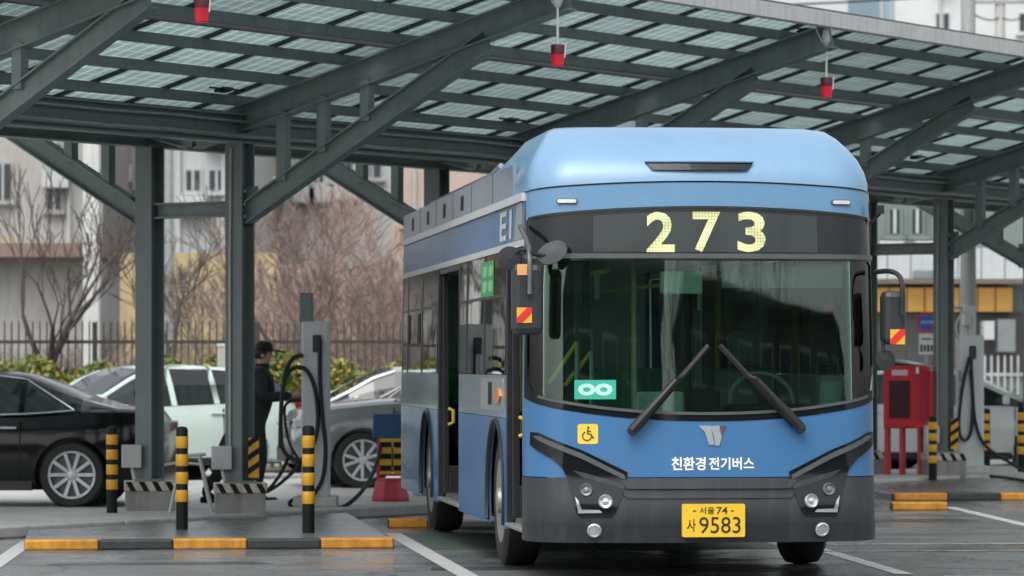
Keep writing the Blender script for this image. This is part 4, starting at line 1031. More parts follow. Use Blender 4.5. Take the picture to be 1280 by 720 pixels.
# ------------------------------------------------------------------ cars
def car(name, label, cat, loc_, rz, paint, sp, group=None):
    """x forward; sp: L W, deck = [(x, z)], lower = z of sill, house = dict, wheels"""
    t = thing(name, label, cat, loc_, rz, group)
    Lh, Wh = sp['L'] / 2, sp['W'] / 2
    xs = [x for x, z in sp['deck']]
    def belt(x):
        d = sp['deck']
        for (xa, za), (xb, zb) in zip(d, d[1:]):
            if (xa - x) * (xb - x) <= 0: return za + (zb - za) * (x - xa) / (xb - xa + 1e-9)
        return d[-1][1]
    st = []
    N = 44
    for i in range(N + 1):
        x = Lh - 2 * Lh * i / N
        e = abs(x) / Lh; wf = Wh * (1 - .16 * max(0, (e - .72) / .28) ** 2.2)
        zt = belt(x); zb = sp['sill'] + .05 * max(0, (e - .85) / .15)
        if e > .985: zt -= .06
        zm = zb + (zt - zb) * .55
        half = [(0, zb), (wf * .86, zb), (wf * .965, zb + .05), (wf * .995, zb + .16), (wf * 1.0, zm), (wf * .985, zm + (zt - zm) * .45), (wf * .965, zm + (zt - zm) * .62), (wf * .935, zt - .035), (wf * .87, zt - .004), (wf * .5, zt + .022), (0, zt + .03)]
        st.append([(x, y, z) for y, z in half] + [(x, -y, z) for y, z in half[-2:0:-1]])
    n = len(st[0]); vs = [p for s_ in st for p in s_]
    fs = [(i * n + j, i * n + (j + 1) % n, (i + 1) * n + (j + 1) % n, (i + 1) * n + j) for i in range(N) for j in range(n)] + [tuple(range(n)), tuple(range(N * n, (N + 1) * n))[::-1]]
    body = MB().add(vs, fs).build('body', paint, t, 38)
    for wx in sp['wheels']:
        for sg in (-1, 1):
            cy = MB().lathe([(sp['wr'] + .05, -.22), (sp['wr'] + .05, .3)], 32, Matrix.Translation((wx, sg * Wh, sp['wr'])) @ Matrix.Rotation(-sg * PI / 2, 4, 'X')).build('cutter', paint)
            md = body.modifiers.new('b', 'BOOLEAN'); md.operation = 'DIFFERENCE'; md.object = cy; md.solver = 'EXACT'
            cy.matrix_world = t.matrix_basis
    bpy.context.view_layer.update()
    dg = bpy.context.evaluated_depsgraph_get(); me = bpy.data.meshes.new_from_object(body.evaluated_get(dg))
    for md in list(body.modifiers):
        c = md.object; body.modifiers.remove(md); bpy.data.objects.remove(c)
    body.data = me
    me.set_sharp_from_angle(angle=math.radians(38))
    # greenhouse
    gst = sp['house']                                   # [(x, z_top, y_top_factor, kind)]
    hv = []
    for (x, zr, wt, *_r) in gst:
        e = abs(x) / Lh; wb_ = Wh * .925 * (1 - .10 * max(0, (e - .6) / .4) ** 2); zb = belt(x) - .02
        zz = max(zr, zb + .012); ew = Wh * wt
        hv.append([(x, wb_, zb), (x, wb_ + (ew - wb_) * .5, zb + (zz - zb) * .5 - 0.0), (x, ew, zz - .05 * min(1, (zz - zb) / .3)), (x, ew * .82, zz - .008), (x, 0, zz + .008),
                   (x, -ew * .82, zz - .008), (x, -ew, zz - .05 * min(1, (zz - zb) / .3)), (x, -wb_ - (ew - wb_) * .5, zb + (zz - zb) * .5), (x, -wb_, zb)])
    gl, rfm = MB(), MB()
    for i in range(len(gst) - 1):
        kind = gst[i][3]
        for j in range(8):
            q = [hv[i][j], hv[i][j + 1], hv[i + 1][j + 1], hv[i + 1][j]]
            side = j in (0, 1, 6, 7)
            isglass = (side and kind in ('w',)) or ((not side) and kind in ('s',)) or (side and kind == 's')
            (gl if isglass else rfm).add(q, [(0, 1, 2, 3)])
    rfm.add(hv[0], [tuple(range(9))]); rfm.add(hv[-1], [tuple(range(9))])
    for sg in (2, 6):
        pts = [hv[i][sg] for i in range(len(gst)) if gst[i][3] == 's' and gst[i][0] > 0] + [next(hv[i][sg] for i in range(len(gst)) if gst[i][3] != 's')]
        MB().tube(pts, .032, 6).build('windscreen_pillar', paint, t, 60)
    MB_f = rfm.build('roof', paint, t, 38); glo = gl.build('window_glass', cglass, t, 38)
    b2 = bmesh.new(); b2.from_mesh(MB_f.data); bmesh.ops.remove_doubles(b2, verts=b2.verts, dist=1e-4); b2.to_mesh(MB_f.data); b2.free()
    # chrome belt, door lines, handles, sill
    x0, x1 = sp['trim']
    for sg in (-1, 1):
        pts = [(x, sg * (Wh * .935), belt(x) + .0) for x in [x0 + (x1 - x0) * i / 10 for i in range(11)]]
        if sp.get('chrome', True): MB().tube(pts, .011, 6).build('belt_trim', chrome, t, 40)
        up = [(x, sg * (Wh * wt + .004), zr - .045) for (x, zr, wt, *k) in gst if zr > belt(x) + .25]
        if len(up) > 2 and sp.get('chrome', True): MB().tube([pts[0]] + up + [pts[-1]], .009, 6).build('window_trim', chrome, t, 40)
        for dx in sp['doors']:
            MB().box((dx, sg * Wh * .985, sp['sill'] + .40), (.012, .03, .62)).build('door_gap', black, t)
        for dx in sp['handles']: MB().box((dx, sg * (Wh * .99), belt(dx) - .14), (.20, .035, .028)).build('door_handle', chrome if sp.get('chrome', True) else paint, t, bevel=.01)
        MB().box(((sp['wheels'][0] + sp['wheels'][1]) / 2, sg * Wh * .94, sp['sill'] + .03), (sp['wheels'][0] - sp['wheels'][1] - 2 * sp['wr'] - .15, .08, .10)).build('sill', bplastic, t, bevel=.01)
        MB().box((x0 - .12, sg * (Wh + .07), belt(x0) + .07), (.10, .20, .13)).build('door_mirror', paint, t, bevel=.03)
        # lamps
        MB().box((Lh - .13, sg * Wh * .70, sp['lamp_z']), (.22, Wh * .42, .10), Matrix.Rotation(-sg * .25, 3, 'Z')).build('headlamp', lens_c, t, bevel=.02)
        MB().box((-Lh + .115, sg * Wh * .60, sp['tail_z']), (.24, Wh * .42, .11), Matrix.Rotation(sg * .10, 3, 'Z')).build('tail_lamp', mat('tail_red', (.30, .01, .012), .2), t, bevel=.02)
    gr_ = MB().box((Lh - .04, 0, sp['lamp_z'] - .08), (.10, Wh * .95, .22)).build('grille', bplastic, t, bevel=.02)
    for k in range(4): MB().box((Lh + .012, 0, sp['lamp_z'] - .15 + k * .05), (.02, Wh * .9, .012)).build('grille_bar', chrome, gr_)
    MB().box((Lh - .05, 0, sp['sill'] + .13), (.16, Wh * 1.5, .20)).build('front_bumper', bplastic, t, bevel=.03)
    MB().box((-Lh + .05, 0, sp['sill'] + .15), (.14, Wh * 1.6, .20)).build('rear_bumper', bplastic if sp.get('clad') else paint, t, bevel=.03)
    MB().box((0, 0, sp['sill'] + .04), (2 * Lh - .5, Wh * 1.5, .12)).build('underbody', rubber, t)
    for wx in sp['wheels']:
        for sg in (-1, 1):
            M0 = Matrix.Translation((wx, sg * (Wh - .115), sp['wr'])) @ Matrix.Rotation(-sg * PI / 2, 4, 'X'); r = sp['wr']
            wl_ = MB().lathe([(r * .66, -.10), (r * .93, -.11), (r, -.08), (r, .08), (r * .93, .11), (r * .72, .105)], 36, M0, cap=False).build('wheel', rubber, t, 40)
            MB().lathe([(r * .71, .10), (r * .70, .112), (r * .66, .10), (r * .64, .03), (0, .02)], 36, M0, cap=False).build('rim_barrel', chargd, wl_, 40)
            rim = MB(); ns = sp.get('spokes', 5)
            rim.lathe([(r * .73, .085), (r * .73, .113), (r * .665, .108), (r * .66, .085)], 36, M0, cap=False)
            for k in range(ns):
                for off in ((-.13, .13) if sp.get('twin') else (0,)):
                    g0 = 2 * PI * k / ns + off * 1.2; g1 = 2 * PI * k / ns + off * 2.1
                    p = M0 @ V((r * .16 * math.cos(g0), r * .16 * math.sin(g0), .085)); q = M0 @ V((r * .69 * math.cos(g1), r * .69 * math.sin(g1), .098))
                    rim.beam(p, q, .036 if sp.get('twin') or ns > 7 else .065, .03, up=(0, 1, 0.001))
            rim.lathe([(.052, .06), (.052, .096), (.04, .102), (0, .102)], 20, M0)
            rim.build('rim', alloy, wl_, 40)
            MB().lathe([(r + .045, -.215), (r + .045, -.20)], 32, M0).build('arch_liner', rubber, t)
    return t
cglass = mat('car_glass', (.012, .016, .018), .05, 0, .1, 3, rvar=.03, spec=1.0)
p_black = mat('car_black', (.004, .005, .006), .12, 0, .2, 3, coat=0.0, spec=.4)
p_mint = mat('car_white_mint', (.60, .72, .67), .22, 0, .03, 3, coat=.8)
p_grey = mat('car_grey', (.22, .24, .235), .24, .5, .05, 3, coat=.9)
p_silver = mat('car_silver', (.48, .50, .50), .24, .35, .04, 3, coat=.8)
p_white = mat('car_white', (.66, .68, .67), .22, 0, .03, 3, coat=.8)
p_dgrey = mat('car_dark_grey', (.07, .08, .085), .25, .4, .05, 3, coat=.9)
SED = dict(L=4.93, W=1.87, sill=.20, wr=.345, wheels=(1.42, -1.60), lamp_z=.66, tail_z=.84, doors=(1.05, .02, -1.05), handles=(.15, -.92), trim=(1.05, -1.62), spokes=10, twin=False,
    deck=[(2.47, .66), (2.3, .74), (1.9, .83), (1.2, .93), (.9, .955), (0, .955), (-1.2, .985), (-1.75, 1.035), (-2.2, 1.03), (-2.38, .99), (-2.47, .90)],
    house=[(1.25, .95, .80, 's'), (.95, 1.10, .76, 's'), (.55, 1.30, .71, 's'), (.25, 1.405, .66, 'w'), (-.05, 1.44, .64, 'p'), (-.12, 1.445, .64, 'w'), (-.7, 1.435, .64, 'w'), (-1.02, 1.40, .645, 'p'), (-1.08, 1.385, .65, 'w'), (-1.45, 1.25, .70, 'w'), (-1.68, 1.15, .73, 's'), (-2.05, 1.045, .78, 's')])
SUV = dict(L=4.40, W=1.83, sill=.27, wr=.345, wheels=(1.38, -1.25), lamp_z=.80, tail_z=.98, doors=(1.0, .0, -.95), handles=(.12, -.86), trim=(1.0, -1.75), spokes=5, twin=True, clad=True,
    deck=[(2.2, .80), (2.08, .93), (1.7, 1.00), (1.05, 1.06), (0, 1.06), (-1.2, 1.10), (-1.9, 1.13), (-2.1, 1.10), (-2.2, .95)],
    house=[(.90, 1.07, .82, 's'), (.62, 1.25, .77, 's'), (.30, 1.45, .72, 's'), (.05, 1.555, .68, 'w'), (-.22, 1.60, .66, 'p'), (-.30, 1.602, .66, 'w'), (-.85, 1.595, .66, 'p'), (-.93, 1.59, .66, 'w'), (-1.45, 1.56, .67, 'w'), (-1.62, 1.53, .68, 'p'), (-1.80, 1.48, .69, 's'), (-2.08, 1.16, .78, 's')])
HAT = dict(SUV, sill=.20, wr=.315, clad=False, chrome=False,
    deck=[(2.2, .66), (2.08, .78), (1.7, .86), (1.05, .94), (0, .95), (-1.2, .98), (-1.9, 1.0), (-2.1, .98), (-2.2, .85)], lamp_z=.68, tail_z=.88,
    house=[(1.35, .93, .82, 's'), (.95, 1.16, .77, 's'), (.6, 1.36, .72, 's'), (.3, 1.455, .68, 'w'), (-.05, 1.485, .66, 'p'), (-.13, 1.487, .66, 'w'), (-.85, 1.47, .66, 'p'), (-.93, 1.46, .66, 'w'), (-1.35, 1.40, .67, 'p'), (-1.50, 1.35, .68, 's'), (-2.0, 1.02, .78, 's')])
def place(px_ref, Z, x_ref, rz): # world location so that local x_ref falls on pixel column px_ref at depth Z
    return V(((px_ref - 640) / F * Z - math.cos(rz) * x_ref, Z - math.sin(rz) * x_ref, 0))
rz = PI - math.radians(3)
car('black_sedan', 'glossy black sedan with silver multi-spoke wheels and chrome window trim', 'car', place(108, 40.2, -1.60, rz), rz, p_black, SED)
rz = PI + math.radians(34)
car('white_car', 'pale mint white car parked behind the black sedan', 'car', place(262, 49.5, -1.25, rz), rz, p_mint, dict(SUV, chrome=False, sill=.22, clad=False, deck=[(x, z * .93) for x, z in SUV['deck']], house=[(x, z * .935, w_, k) for x, z, w_, k in SUV['house']]))
rz = PI + math.radians(11)
car('grey_suv', 'grey compact suv with black cladding facing the charger cables', 'car', place(440, 46.2, 1.38, rz), rz, p_grey, SUV)
rz = PI + math.radians(10)
car('silver_car', 'silver car parked behind the grey suv', 'car', place(432, 52.5, .9, rz), rz, p_silver, HAT)
rz = -math.radians(10)
car('white_sedan', 'white sedan behind the right charger and striped bollard', 'car', place(1268, 53, 1.0, rz), rz, p_white, dict(SED, chrome=False, twin=True, spokes=5))
rz = PI + math.radians(8)
car('dark_car', 'dark grey car parked behind the red cabinet', 'car', place(1172, 54.5, -2.0, rz), rz, p_dgrey, dict(SUV, chrome=False))

# ------------------------------------------------------------------ person at the charger
def skinned(name, verts, edges, radii, m, parent, root=0, sub=2):
    me = bpy.data.meshes.new(name); me.from_pydata(verts, edges, [])
    o = obj(name, me, parent); me.materials.append(m)
    sk = o.modifiers.new('skin', 'SKIN'); sk.use_smooth_shade = True
    for i, r in enumerate(radii):
        d = me.skin_vertices[0].data[i]; d.radius = r if isinstance(r, tuple) else (r, r); d.use_root = (i == root)
    s_ = o.modifiers.new('sub', 'SUBSURF'); s_.levels = sub; s_.render_levels = sub
    return o
Zp = 40.4
pb = V(((322 - 640) / F * Zp, Zp, 0))
per = thing('person', 'person in dark jacket, trousers and black cap holding a connector at the charger', 'person', pb, 0)
cloth = mat('dark_cloth', (.012, .014, .017), .8, 0, .25, 14, bump=.2, bscale=40)
skin = mat('skin', (.42, .25, .18), .5, 0, .08, 12)
# x to the right (the way the person faces), y away, z up
Vv = [(.00, 0, .93), (.00, 0, 1.12), (.02, 0, 1.30), (.03, 0, 1.42), (.05, 0, 1.50),        # 0-4 pelvis..neck
      (-.02, -.10, .90), (.04, -.11, .50), (-.02, -.11, .09), (.12, -.12, .035),              # 5-8 near leg
      (-.10, .10, .90), (-.28, .11, .52), (-.58, .12, .12), (-.48, .13, .035),               # 9-12 far leg back
      (.03, -.20, 1.40), (.08, -.25, 1.14), (.30, -.16, 1.17), (.36, -.12, 1.18),               # 13-16 near arm
      (.03, .20, 1.40), (.10, .24, 1.14), (.30, .14, 1.16), (.36, .10, 1.17)]                  # 17-20 far arm
Ee = [(0, 1), (1, 2), (2, 3), (3, 4), (0, 5), (5, 6), (6, 7), (7, 8), (0, 9), (9, 10), (10, 11), (11, 12), (3, 13), (13, 14), (14, 15), (15, 16), (3, 17), (17, 18), (18, 19), (19, 20)]
Rr = [(.18, .17), (.19, .17), (.20, .17), (.18, .14), .065, .115, .085, .062, .045, .115, .085, .062, .045, .085, .068, .052, .040, .085, .068, .052, .040]
body = skinned('body', Vv, Ee, Rr, cloth, per)
hd = skinned('head', [(.055, 0, 1.46), (.065, 0, 1.54), (.075, 0, 1.62), (.07, 0, 1.69)], [(0, 1), (1, 2), (2, 3)], [.050, (.068, .074), (.080, .098), (.070, .085)], skin, body)
MB().prism([(.155, -.012, 1.615), (.186, -.012, 1.585), (.158, -.012, 1.572)], (0, .024, 0)).build('nose', skin, hd, bevel=.004)
for s_ in (-1, 1):
    MB().lathe([(0, -.012), (.022, -.006), (.026, .006), (.012, .012), (0, .012)], 10, Matrix.Translation((.06, s_ * .079, 1.60)) @ Matrix.Rotation(s_ * PI / 2, 4, 'X')).build('ear', skin, hd, 60)
    MB().lathe([(0, -.006), (.010, -.004), (.013, .002), (0, .006)], 8, Matrix.Translation((.148, s_ * .032, 1.618)) @ Matrix.Rotation(PI / 2, 4, 'Y')).build('eye', mat('eye', (.02, .015, .012), .2), hd, 60)
MB().box((.150, 0, 1.548), (.012, .045, .008)).build('mouth', mat('lip', (.33, .13, .11), .5), hd)
MB().lathe([(.066, 1.565), (.084, 1.59), (.090, 1.63), (.085, 1.66)], 20, Matrix.Translation((.042, 0, 0))).build('hair', mat('hair', (.01, .009, .009), .6), hd, 60)
cap = MB().lathe([(.100, 1.650), (.103, 1.672), (.096, 1.715), (.072, 1.745), (.03, 1.757), (0, 1.759)], 24, Matrix.Translation((.065, 0, 0))).build('cap', black, per, 60)
MB().prism([(.10, -.09, 1.645), (.15, -.09, 1.648), (.26, -.06, 1.636), (.285, 0, 1.630), (.26, .06, 1.636), (.15, .09, 1.648), (.10, .09, 1.645)], (0, 0, .018)).build('cap_brim', black, cap, bevel=.003)
MB().lathe([(.075, 1.43), (.082, 1.49), (.074, 1.515)], 16, Matrix.Translation((.05, 0, 0))).build('collar', cloth, body, 60)
for s_, hx, hy, hz in ((-1, .37, -.115, 1.18), (1, .37, .095, 1.17)):
    hv = [(hx, hy, hz), (hx + .05, hy - s_ * .0, hz + .005), (hx + .085, hy, hz)]
    h_ = skinned('hand', hv, [(0, 1), (1, 2)], [(.028, .034), (.024, .042), (.018, .040)], skin, body)
    for k, dy in enumerate((-.03, -.01, .01, .03)):
        ln = (.9, 1.0, .95, .8)[k]
        fp = [(hx + .08, hy + dy, hz), (hx + .08 + .035 * ln, hy + dy, hz - .012), (hx + .08 + .045 * ln, hy + dy - s_ * .006, hz - .040), (hx + .08 + .028 * ln, hy + dy - s_ * .006, hz - .058)]
        skinned('finger', fp, [(0, 1), (1, 2), (2, 3)], [.010, .009, .0085, .0075], skin, h_, sub=1)
    skinned('thumb', [(hx + .02, hy - s_ * .035, hz), (hx + .055, hy - s_ * .055, hz - .015), (hx + .085, hy - s_ * .045, hz - .035)], [(0, 1), (1, 2)], [.012, .011, .009], skin, h_, sub=1)
for p in ((.02, -.12), (-.56, .13)):
    MB().prism([(p[0] - .07, p[1] - .05, 0), (p[0] + .12, p[1] - .05, 0), (p[0] + .20, p[1] - .03, 0), (p[0] + .21, p[1] + .02, 0), (p[0] + .12, p[1] + .05, 0), (p[0] - .07, p[1] + .045, 0)], (0, 0, .075)).build('shoe', black, per, bevel=.025)
cn = thing('charging_connector', 'black charging connector held in both hands by the person', 'connector', pb + V((.45, -.01, 1.13)), 0)
MB().lathe([(0, -.10), (.028, -.10), (.032, .02), (.045, .05), (.045, .12), (0, .12)], 16, Matrix.Rotation(math.radians(80), 4, 'Y')).build('plug', bplastic, cn, 40)
MB().tube(smooth_path([(-.09, 0, -.01), (-.16, .02, -.12), (-.10, .05, -.5), (.10, .05, -.8), (.2, .0, -1.10)]), .016, 8).build('lead', rubber, cn, 60)
# ------------------------------------------------------------------ background: trees, hedge, fence, buildings
bark = [mat('bark_brown', (.16, .125, .105), .85, 0, .25, 8), mat('bark_red', (.21, .15, .13), .85, 0, .2, 8), mat('bark_grey', (.085, .072, .062), .85, 0, .25, 8)]
def bare_tree(px, Z, h, label, seed, bm_, spread=.55, depth=6, stems=3, tw=.055, base_h=None):
    R = random.Random(seed)
    base = V(((px - 640) / F * Z, Z, 0))
    t = thing('bare_tree', label, 'tree', base, 0, 'bare trees behind the fence')
    trunk, crown = MB(), MB()
    def grow(p, d, ln, r, lv):
        n = 3; pts = [p]; rs = [r]
        for i in range(n):
            d = (d + V((R.uniform(-1, 1), R.uniform(-1, 1), R.uniform(-.3, .6))) * .16).normalized()
            p = p + d * ln / n; pts.append(p); rs.append(max(.0075, r * (1 - .35 * (i + 1) / n)))
        (trunk if lv <= 1 else crown).tube(pts, rs, 6 if lv < 2 else 3, cap=False)
        if lv >= depth: return
        k = stems if lv == 0 else R.choice((2, 3, 3) if lv < 4 else (2, 2, 3))
        for i in range(k):
            g = R.uniform(0, 2 * PI); tilt = spread * R.uniform(.5, 1.25)
            sd = d.orthogonal().normalized(); sd.rotate(Matrix.Rotation(g, 3, d))
            nd = (d * math.cos(tilt) + sd * math.sin(tilt)); nd.z += .12; nd.normalize()
            grow(pts[-1] if i < 2 or lv == 0 else pts[2], nd, ln * R.uniform(.66, .86), rs[-1] * (.78 if i == 0 else .62), lv + 1)
    grow(V((0, 0, 0)), V((R.uniform(-.1, .1), 0, 1)).normalized(), h * (base_h or .20), tw, 0)
    # taller leaders
    trunk.build('trunk', bark[2], t, 60); crown.build('crown', bm_, t)
    return t
bare_tree(58, 56, 6.6, 'bare tree with many upright stems next to the white post', 3, bark[2], .42, 5, 5, .13, .20)
bare_tree(210, 57, 5.6, 'low bare tree forking wide in front of the ochre wall', 12, bark[2], .50, 5, 3, .13, .20)
bare_tree(375, 58, 6.4, 'reddish bare tree with dark limbs behind the slim charger', 21, bark[1], .50, 6, 4, .13, .20)
bare_tree(455, 60, 5.2, 'dense reddish bare tree beside the rear of the bus', 31, bark[1], .50, 6, 4, .09, .18)
bare_tree(325, 62, 5.0, 'pinkish brown bare tree behind the person', 41, bark[1], .6, 6, 4, .06, .18)
bare_tree(520, 63, 5.4, 'reddish bare tree hidden partly by the bus roof', 47, bark[1], .55, 6, 4, .06, .18)
bare_tree(258, 68, 5.2, 'brown bare tree between the twin columns', 61, bark[0], .5, 6, 3, .06, .18)

# twiggy undergrowth on the bank
def twig_mass(name, x0, x1, y0, y1, h, n, m, label, seed, ln=.9):
    R = random.Random(seed); vs = []; fs = []
    for i in range(n):
        x, y = R.uniform(x0, x1), R.uniform(y0, y1); hh = h * (.55 + .45 * math.sin(x * 1.1 + math.sin(x * .37) * 2) ** 2) * R.random() ** .75
        p = V((x, y, hh)); d = V((R.uniform(-1, 1), R.uniform(-.4, .4), R.uniform(.1, 1.2))).normalized() * ln * R.uniform(.5, 1)
        s_ = V((R.uniform(-1, 1), R.uniform(-1, 1), 0)).normalized() * .013
        o = len(vs); vs += [p - s_, p + s_, p + d]; fs.append((o, o + 1, o + 2))
    return tag(MB().add(vs, fs).build(name, m), label, 'undergrowth', kind='stuff')
twig_mass('undergrowth', -5.0, 0.5, 66, 71, 3.2, 3500, mat('twig_tan', (.30, .225, .19), .9, 0, .25, 3), 'reddish brown thicket of twigs on the bank', 5)  # twig brown lightened to stand in for distance haze
twig_mass('undergrowth', -4.9, -1.2, 63.5, 66, 4.4, 4200, mat('twig_pink', (.33, .235, .21), .9, 0, .25, 3), 'pinkish haze of fine twigs beside the bus', 15, 1.0)  # pale tone puts haze into the twig colour
twig_mass('undergrowth', -11, 0.5, 65, 70, 1.9, 8000, mat('dry_grass', (.24, .20, .12), .9, 0, .3, 3), 'dry straw coloured brush low on the bank', 6, .6)
twig_mass('undergrowth', -11, -6.6, 64, 68, 2.6, 2600, bark[0], 'sparse brown brush behind the first tree', 16, .8)
# hedge
def leaf_mass(name, x0, x1, y0, y1, h, n, mats, label, cat, seed, sz=.07):
    R = random.Random(seed); mb = MB()
    for i in range(n):
        x = R.uniform(x0, x1); y = R.uniform(y0, y1)
        top = h * (.86 + .05 * math.sin(x * 2.3) * math.sin(x * .9 + 1) + .04 * math.sin(x * 7.1)) * (1 - .35 * abs((y - (y0 + y1) / 2) / (y1 - y0) * 2) ** 2)
        z = top * R.random() ** .5
        a, b = V((R.uniform(-1, 1), R.uniform(-1, 1), R.uniform(-1, 1))).normalized() * sz * R.uniform(.6, 1.2), V((R.uniform(-1, 1), R.uniform(-1, 1), R.uniform(-1, 1))).normalized() * sz * .6
        p = V((x, y, z)); mb.add([p - a, p + b, p + a, p - b], [(0, 1, 2, 3)], R.randrange(len(mats)))
    o = mb.build(name, mats); return tag(o, label, cat)
lf = [mat('leaf_yellow_green', (.20, .21, .035), .6, 0, .3, 3), mat('leaf_green', (.085, .14, .035), .6, 0, .3, 3), mat('leaf_straw', (.30, .25, .07), .7, 0, .3, 3)]
leaf_mass('hedge', -10.5, 0.2, 53.6, 54.6, 1.82, 30000, lf, 'low yellow green hedge along the fence', 'hedge', 9)
leaf_mass('hedge', 8.0, 11.5, 68, 69, 1.2, 2500, [lf[1], lf[1], mat('leaf_dark', (.03, .06, .03), .6)], 'dark green shrubs behind the white sedan', 'hedge', 10)

# fences
def fence(name, x0, x1, Z, h, pitch, m, label, z0=0.0, bw_=.022):
    t = thing(name, label, 'fence', ((x0 + x1) / 2, Z, z0)); L_ = x1 - x0
    pk = MB(); n = int(L_ / pitch)
    for i in range(n):
        x = -L_ / 2 + i * pitch; pk.box((x, 0, h / 2), (bw_, bw_, h))
        pk.add([(x - bw_ / 2, -bw_ / 2, h), (x + bw_ / 2, -bw_ / 2, h), (x + bw_ / 2, bw_ / 2, h), (x - bw_ / 2, bw_ / 2, h), (x, 0, h + .05)], [(0, 1, 4), (1, 2, 4), (2, 3, 4), (3, 0, 4)])
    tag(pk.build('pickets', m, t), kind='stuff')
    for z in (.18, h - .28): MB().box((0, .03, z), (L_, .04, .05)).build('rail', m, t)
    for i in range(int(L_ / 2.4) + 1): MB().box((-L_ / 2 + i * 2.4, .05, h / 2), (.07, .07, h + .03)).build('post', m, t)
    return t
fbrown = mat('fence_brown', (.05, .045, .04), .6, 0, .2, 6)
fence('picket_fence', -11, 1.0, 55.6, 2.12, .105, fbrown, 'dark brown metal picket fence behind the hedge')
fence('picket_fence', 7.5, 11.5, 62, 1.62, .11, mat('fence_white', (.62, .64, .64), .5), 'white picket fence behind the white sedan', bw_=.032)
fence('picket_fence', 5.2, 7.6, 62, 1.75, .11, fbrown, 'dark picket fence behind the red cabinet')
# white post and others
p_ = at(115, 456, 59); t = thing('white_post', 'tall white square post rising behind the fence among the trees', 'post', (p_.x, p_.y, 0))
MB().box((0, 0, 2.9), (.26, .26, 5.8)).build('shaft', mat('post_white', (.55, .56, .54), .5, 0, .08, 3, stain=.2), t, bevel=.02); MB().box((0, 0, .08), (.4, .4, .16)).build('footing', concrete, t, bevel=.02)
p_ = at(281, 456, 53.4); t = thing('concrete_post', 'short pale concrete post behind the mint white car', 'post', (p_.x, p_.y, 0))
MB().box((0, 0, .88), (.20, .20, 1.76)).build('shaft', mat('post_beige', (.36, .35, .30), .8, 0, .1, 5), t, bevel=.012); MB().box((0, 0, 1.78), (.22, .22, .04)).build('cap', concrete, t, bevel=.01)
p_ = at(211, 456, 72); t = thing('lamp_post', 'slender pale grey pole right of the left column pair', 'post', (p_.x, p_.y, 0))
MB().lathe([(.11, 0), (.10, 4), (.07, 8), (0, 8.02)], 14).build('shaft', zinc, t, 40); MB().beam((0, 0, 7.9), (1.2, -.3, 8.1), .06, .06).build('arm', zinc, t)

wallc = mat('wall_beige', (.38, .365, .345), .85, 0, .12, .6, bump=.1, stain=.3)
wallg = mat('wall_grey', (.36, .355, .34), .85, 0, .12, .6, bump=.1, stain=.35)
wallw = mat('wall_white', (.42, .445, .44), .8, 0, .05, .6, stain=.15)
ochre = mat('wall_ochre', (.44, .35, .19), .85, 0, .25, .8, bump=.2, bscale=8, stain=.25)
brick = mat('wall_brick', (.23, .155, .13), .85, 0, .2, 1.2, stain=.25)  # red dulled in the colour in place of haze
pink = mat('wall_pink', (.50, .40, .34), .85, 0, .08, .6, stain=.15)
wpane = mat('window_pane', (.03, .045, .055), .08, 0, .2, 2)
def facade_box(name, label, cat, pxa, pxb, y_top, Z, depth, m, rows=(), y_bot=None, parapet=True):
    """building whose front spans two photo columns at depth Z; rows of windows given in pixels"""
    a, b = at(pxa, y_top, Z), at(pxb, y_top, Z); cx = (a.x + b.x) / 2
    t = thing(name, label, cat, (cx, Z, 0)); w_ = b.x - a.x; h = a.z
    MB().box((0, depth / 2, h / 2), (w_, depth, h)).build('wall', m, t)
    if parapet: MB().box((0, depth / 2 - .02, h + .08), (w_ + .2, depth + .2, .22)).build('parapet', m, t)
    if h > 8:
        for fx in (-.31, .28): MB().tube([(w_ * fx, -.08, 0), (w_ * fx, -.08, h)], .06, 6).build('downpipe', gplastic, t)
    for (x0, x1, y0, y1) in rows:
        q0, q1 = at(x0, y1, Z), at(x1, y0, Z); c = (q0 + q1) / 2 - V((cx, Z, 0))
        f = MB().box((c.x, -.02, c.z), (q1.x - q0.x + .12, .10, q1.z - q0.z + .12)).build('window', m, t)
        MB().box((c.x, -.06, c.z), (q1.x - q0.x, .05, q1.z - q0.z)).build('pane', wpane, f)
        MB().box((c.x, -.09, c.z), (.06, .03, q1.z - q0.z)).build('mullion', gplastic, f)
        if (x0 + y0) % 2 < 1: MB().box((c.x + (q1.x - q0.x) * .2, -.28, q0.z - .45), (.8, .4, .55)).build('air_conditioner', gplastic, t, bevel=.03)
        MB().box((c.x, -.12, q0.z - .1), (q1.x - q0.x + .3, .2, .08)).build('sill', m, f)
    return t
facade_box('apartment_building', 'stained beige concrete building behind the leftmost trees', 'building', -60, 128, 60, 110, 14, wallc, [(-6, 14, 205, 250), (60, 76, 180, 205), (60, 76, 235, 262)])
facade_box('apartment_building', 'pale grey rendered building seen between the left brace and column', 'building', 126, 206, 40, 118, 14, wallg, [(140, 156, 178, 200), (140, 156, 226, 250)])
facade_box('apartment_building', 'white building with two dark windows seen between the twin columns', 'building', 206, 300, 30, 100, 14, wallw, [(233, 250, 213, 238), (262, 280, 213, 238), (233, 250, 120, 150), (262, 280, 120, 150)])
facade_box('apartment_building', 'red brick building corner beside the front column', 'building', 300, 345, 120, 126, 12, brick, [(322, 334, 190, 215)])
facade_box('apartment_building', 'pale grey building with tall glazed windows above the red trees', 'building', 345, 492, 60, 130, 14, wallw, [(372, 384, 180, 228), (392, 404, 180, 228), (414, 440, 200, 225), (455, 476, 200, 222)])
facade_box('apartment_building', 'pinkish plaster building seen above the rear of the bus', 'building', 490, 640, 80, 112, 14, pink, [(505, 512, 262, 280)])
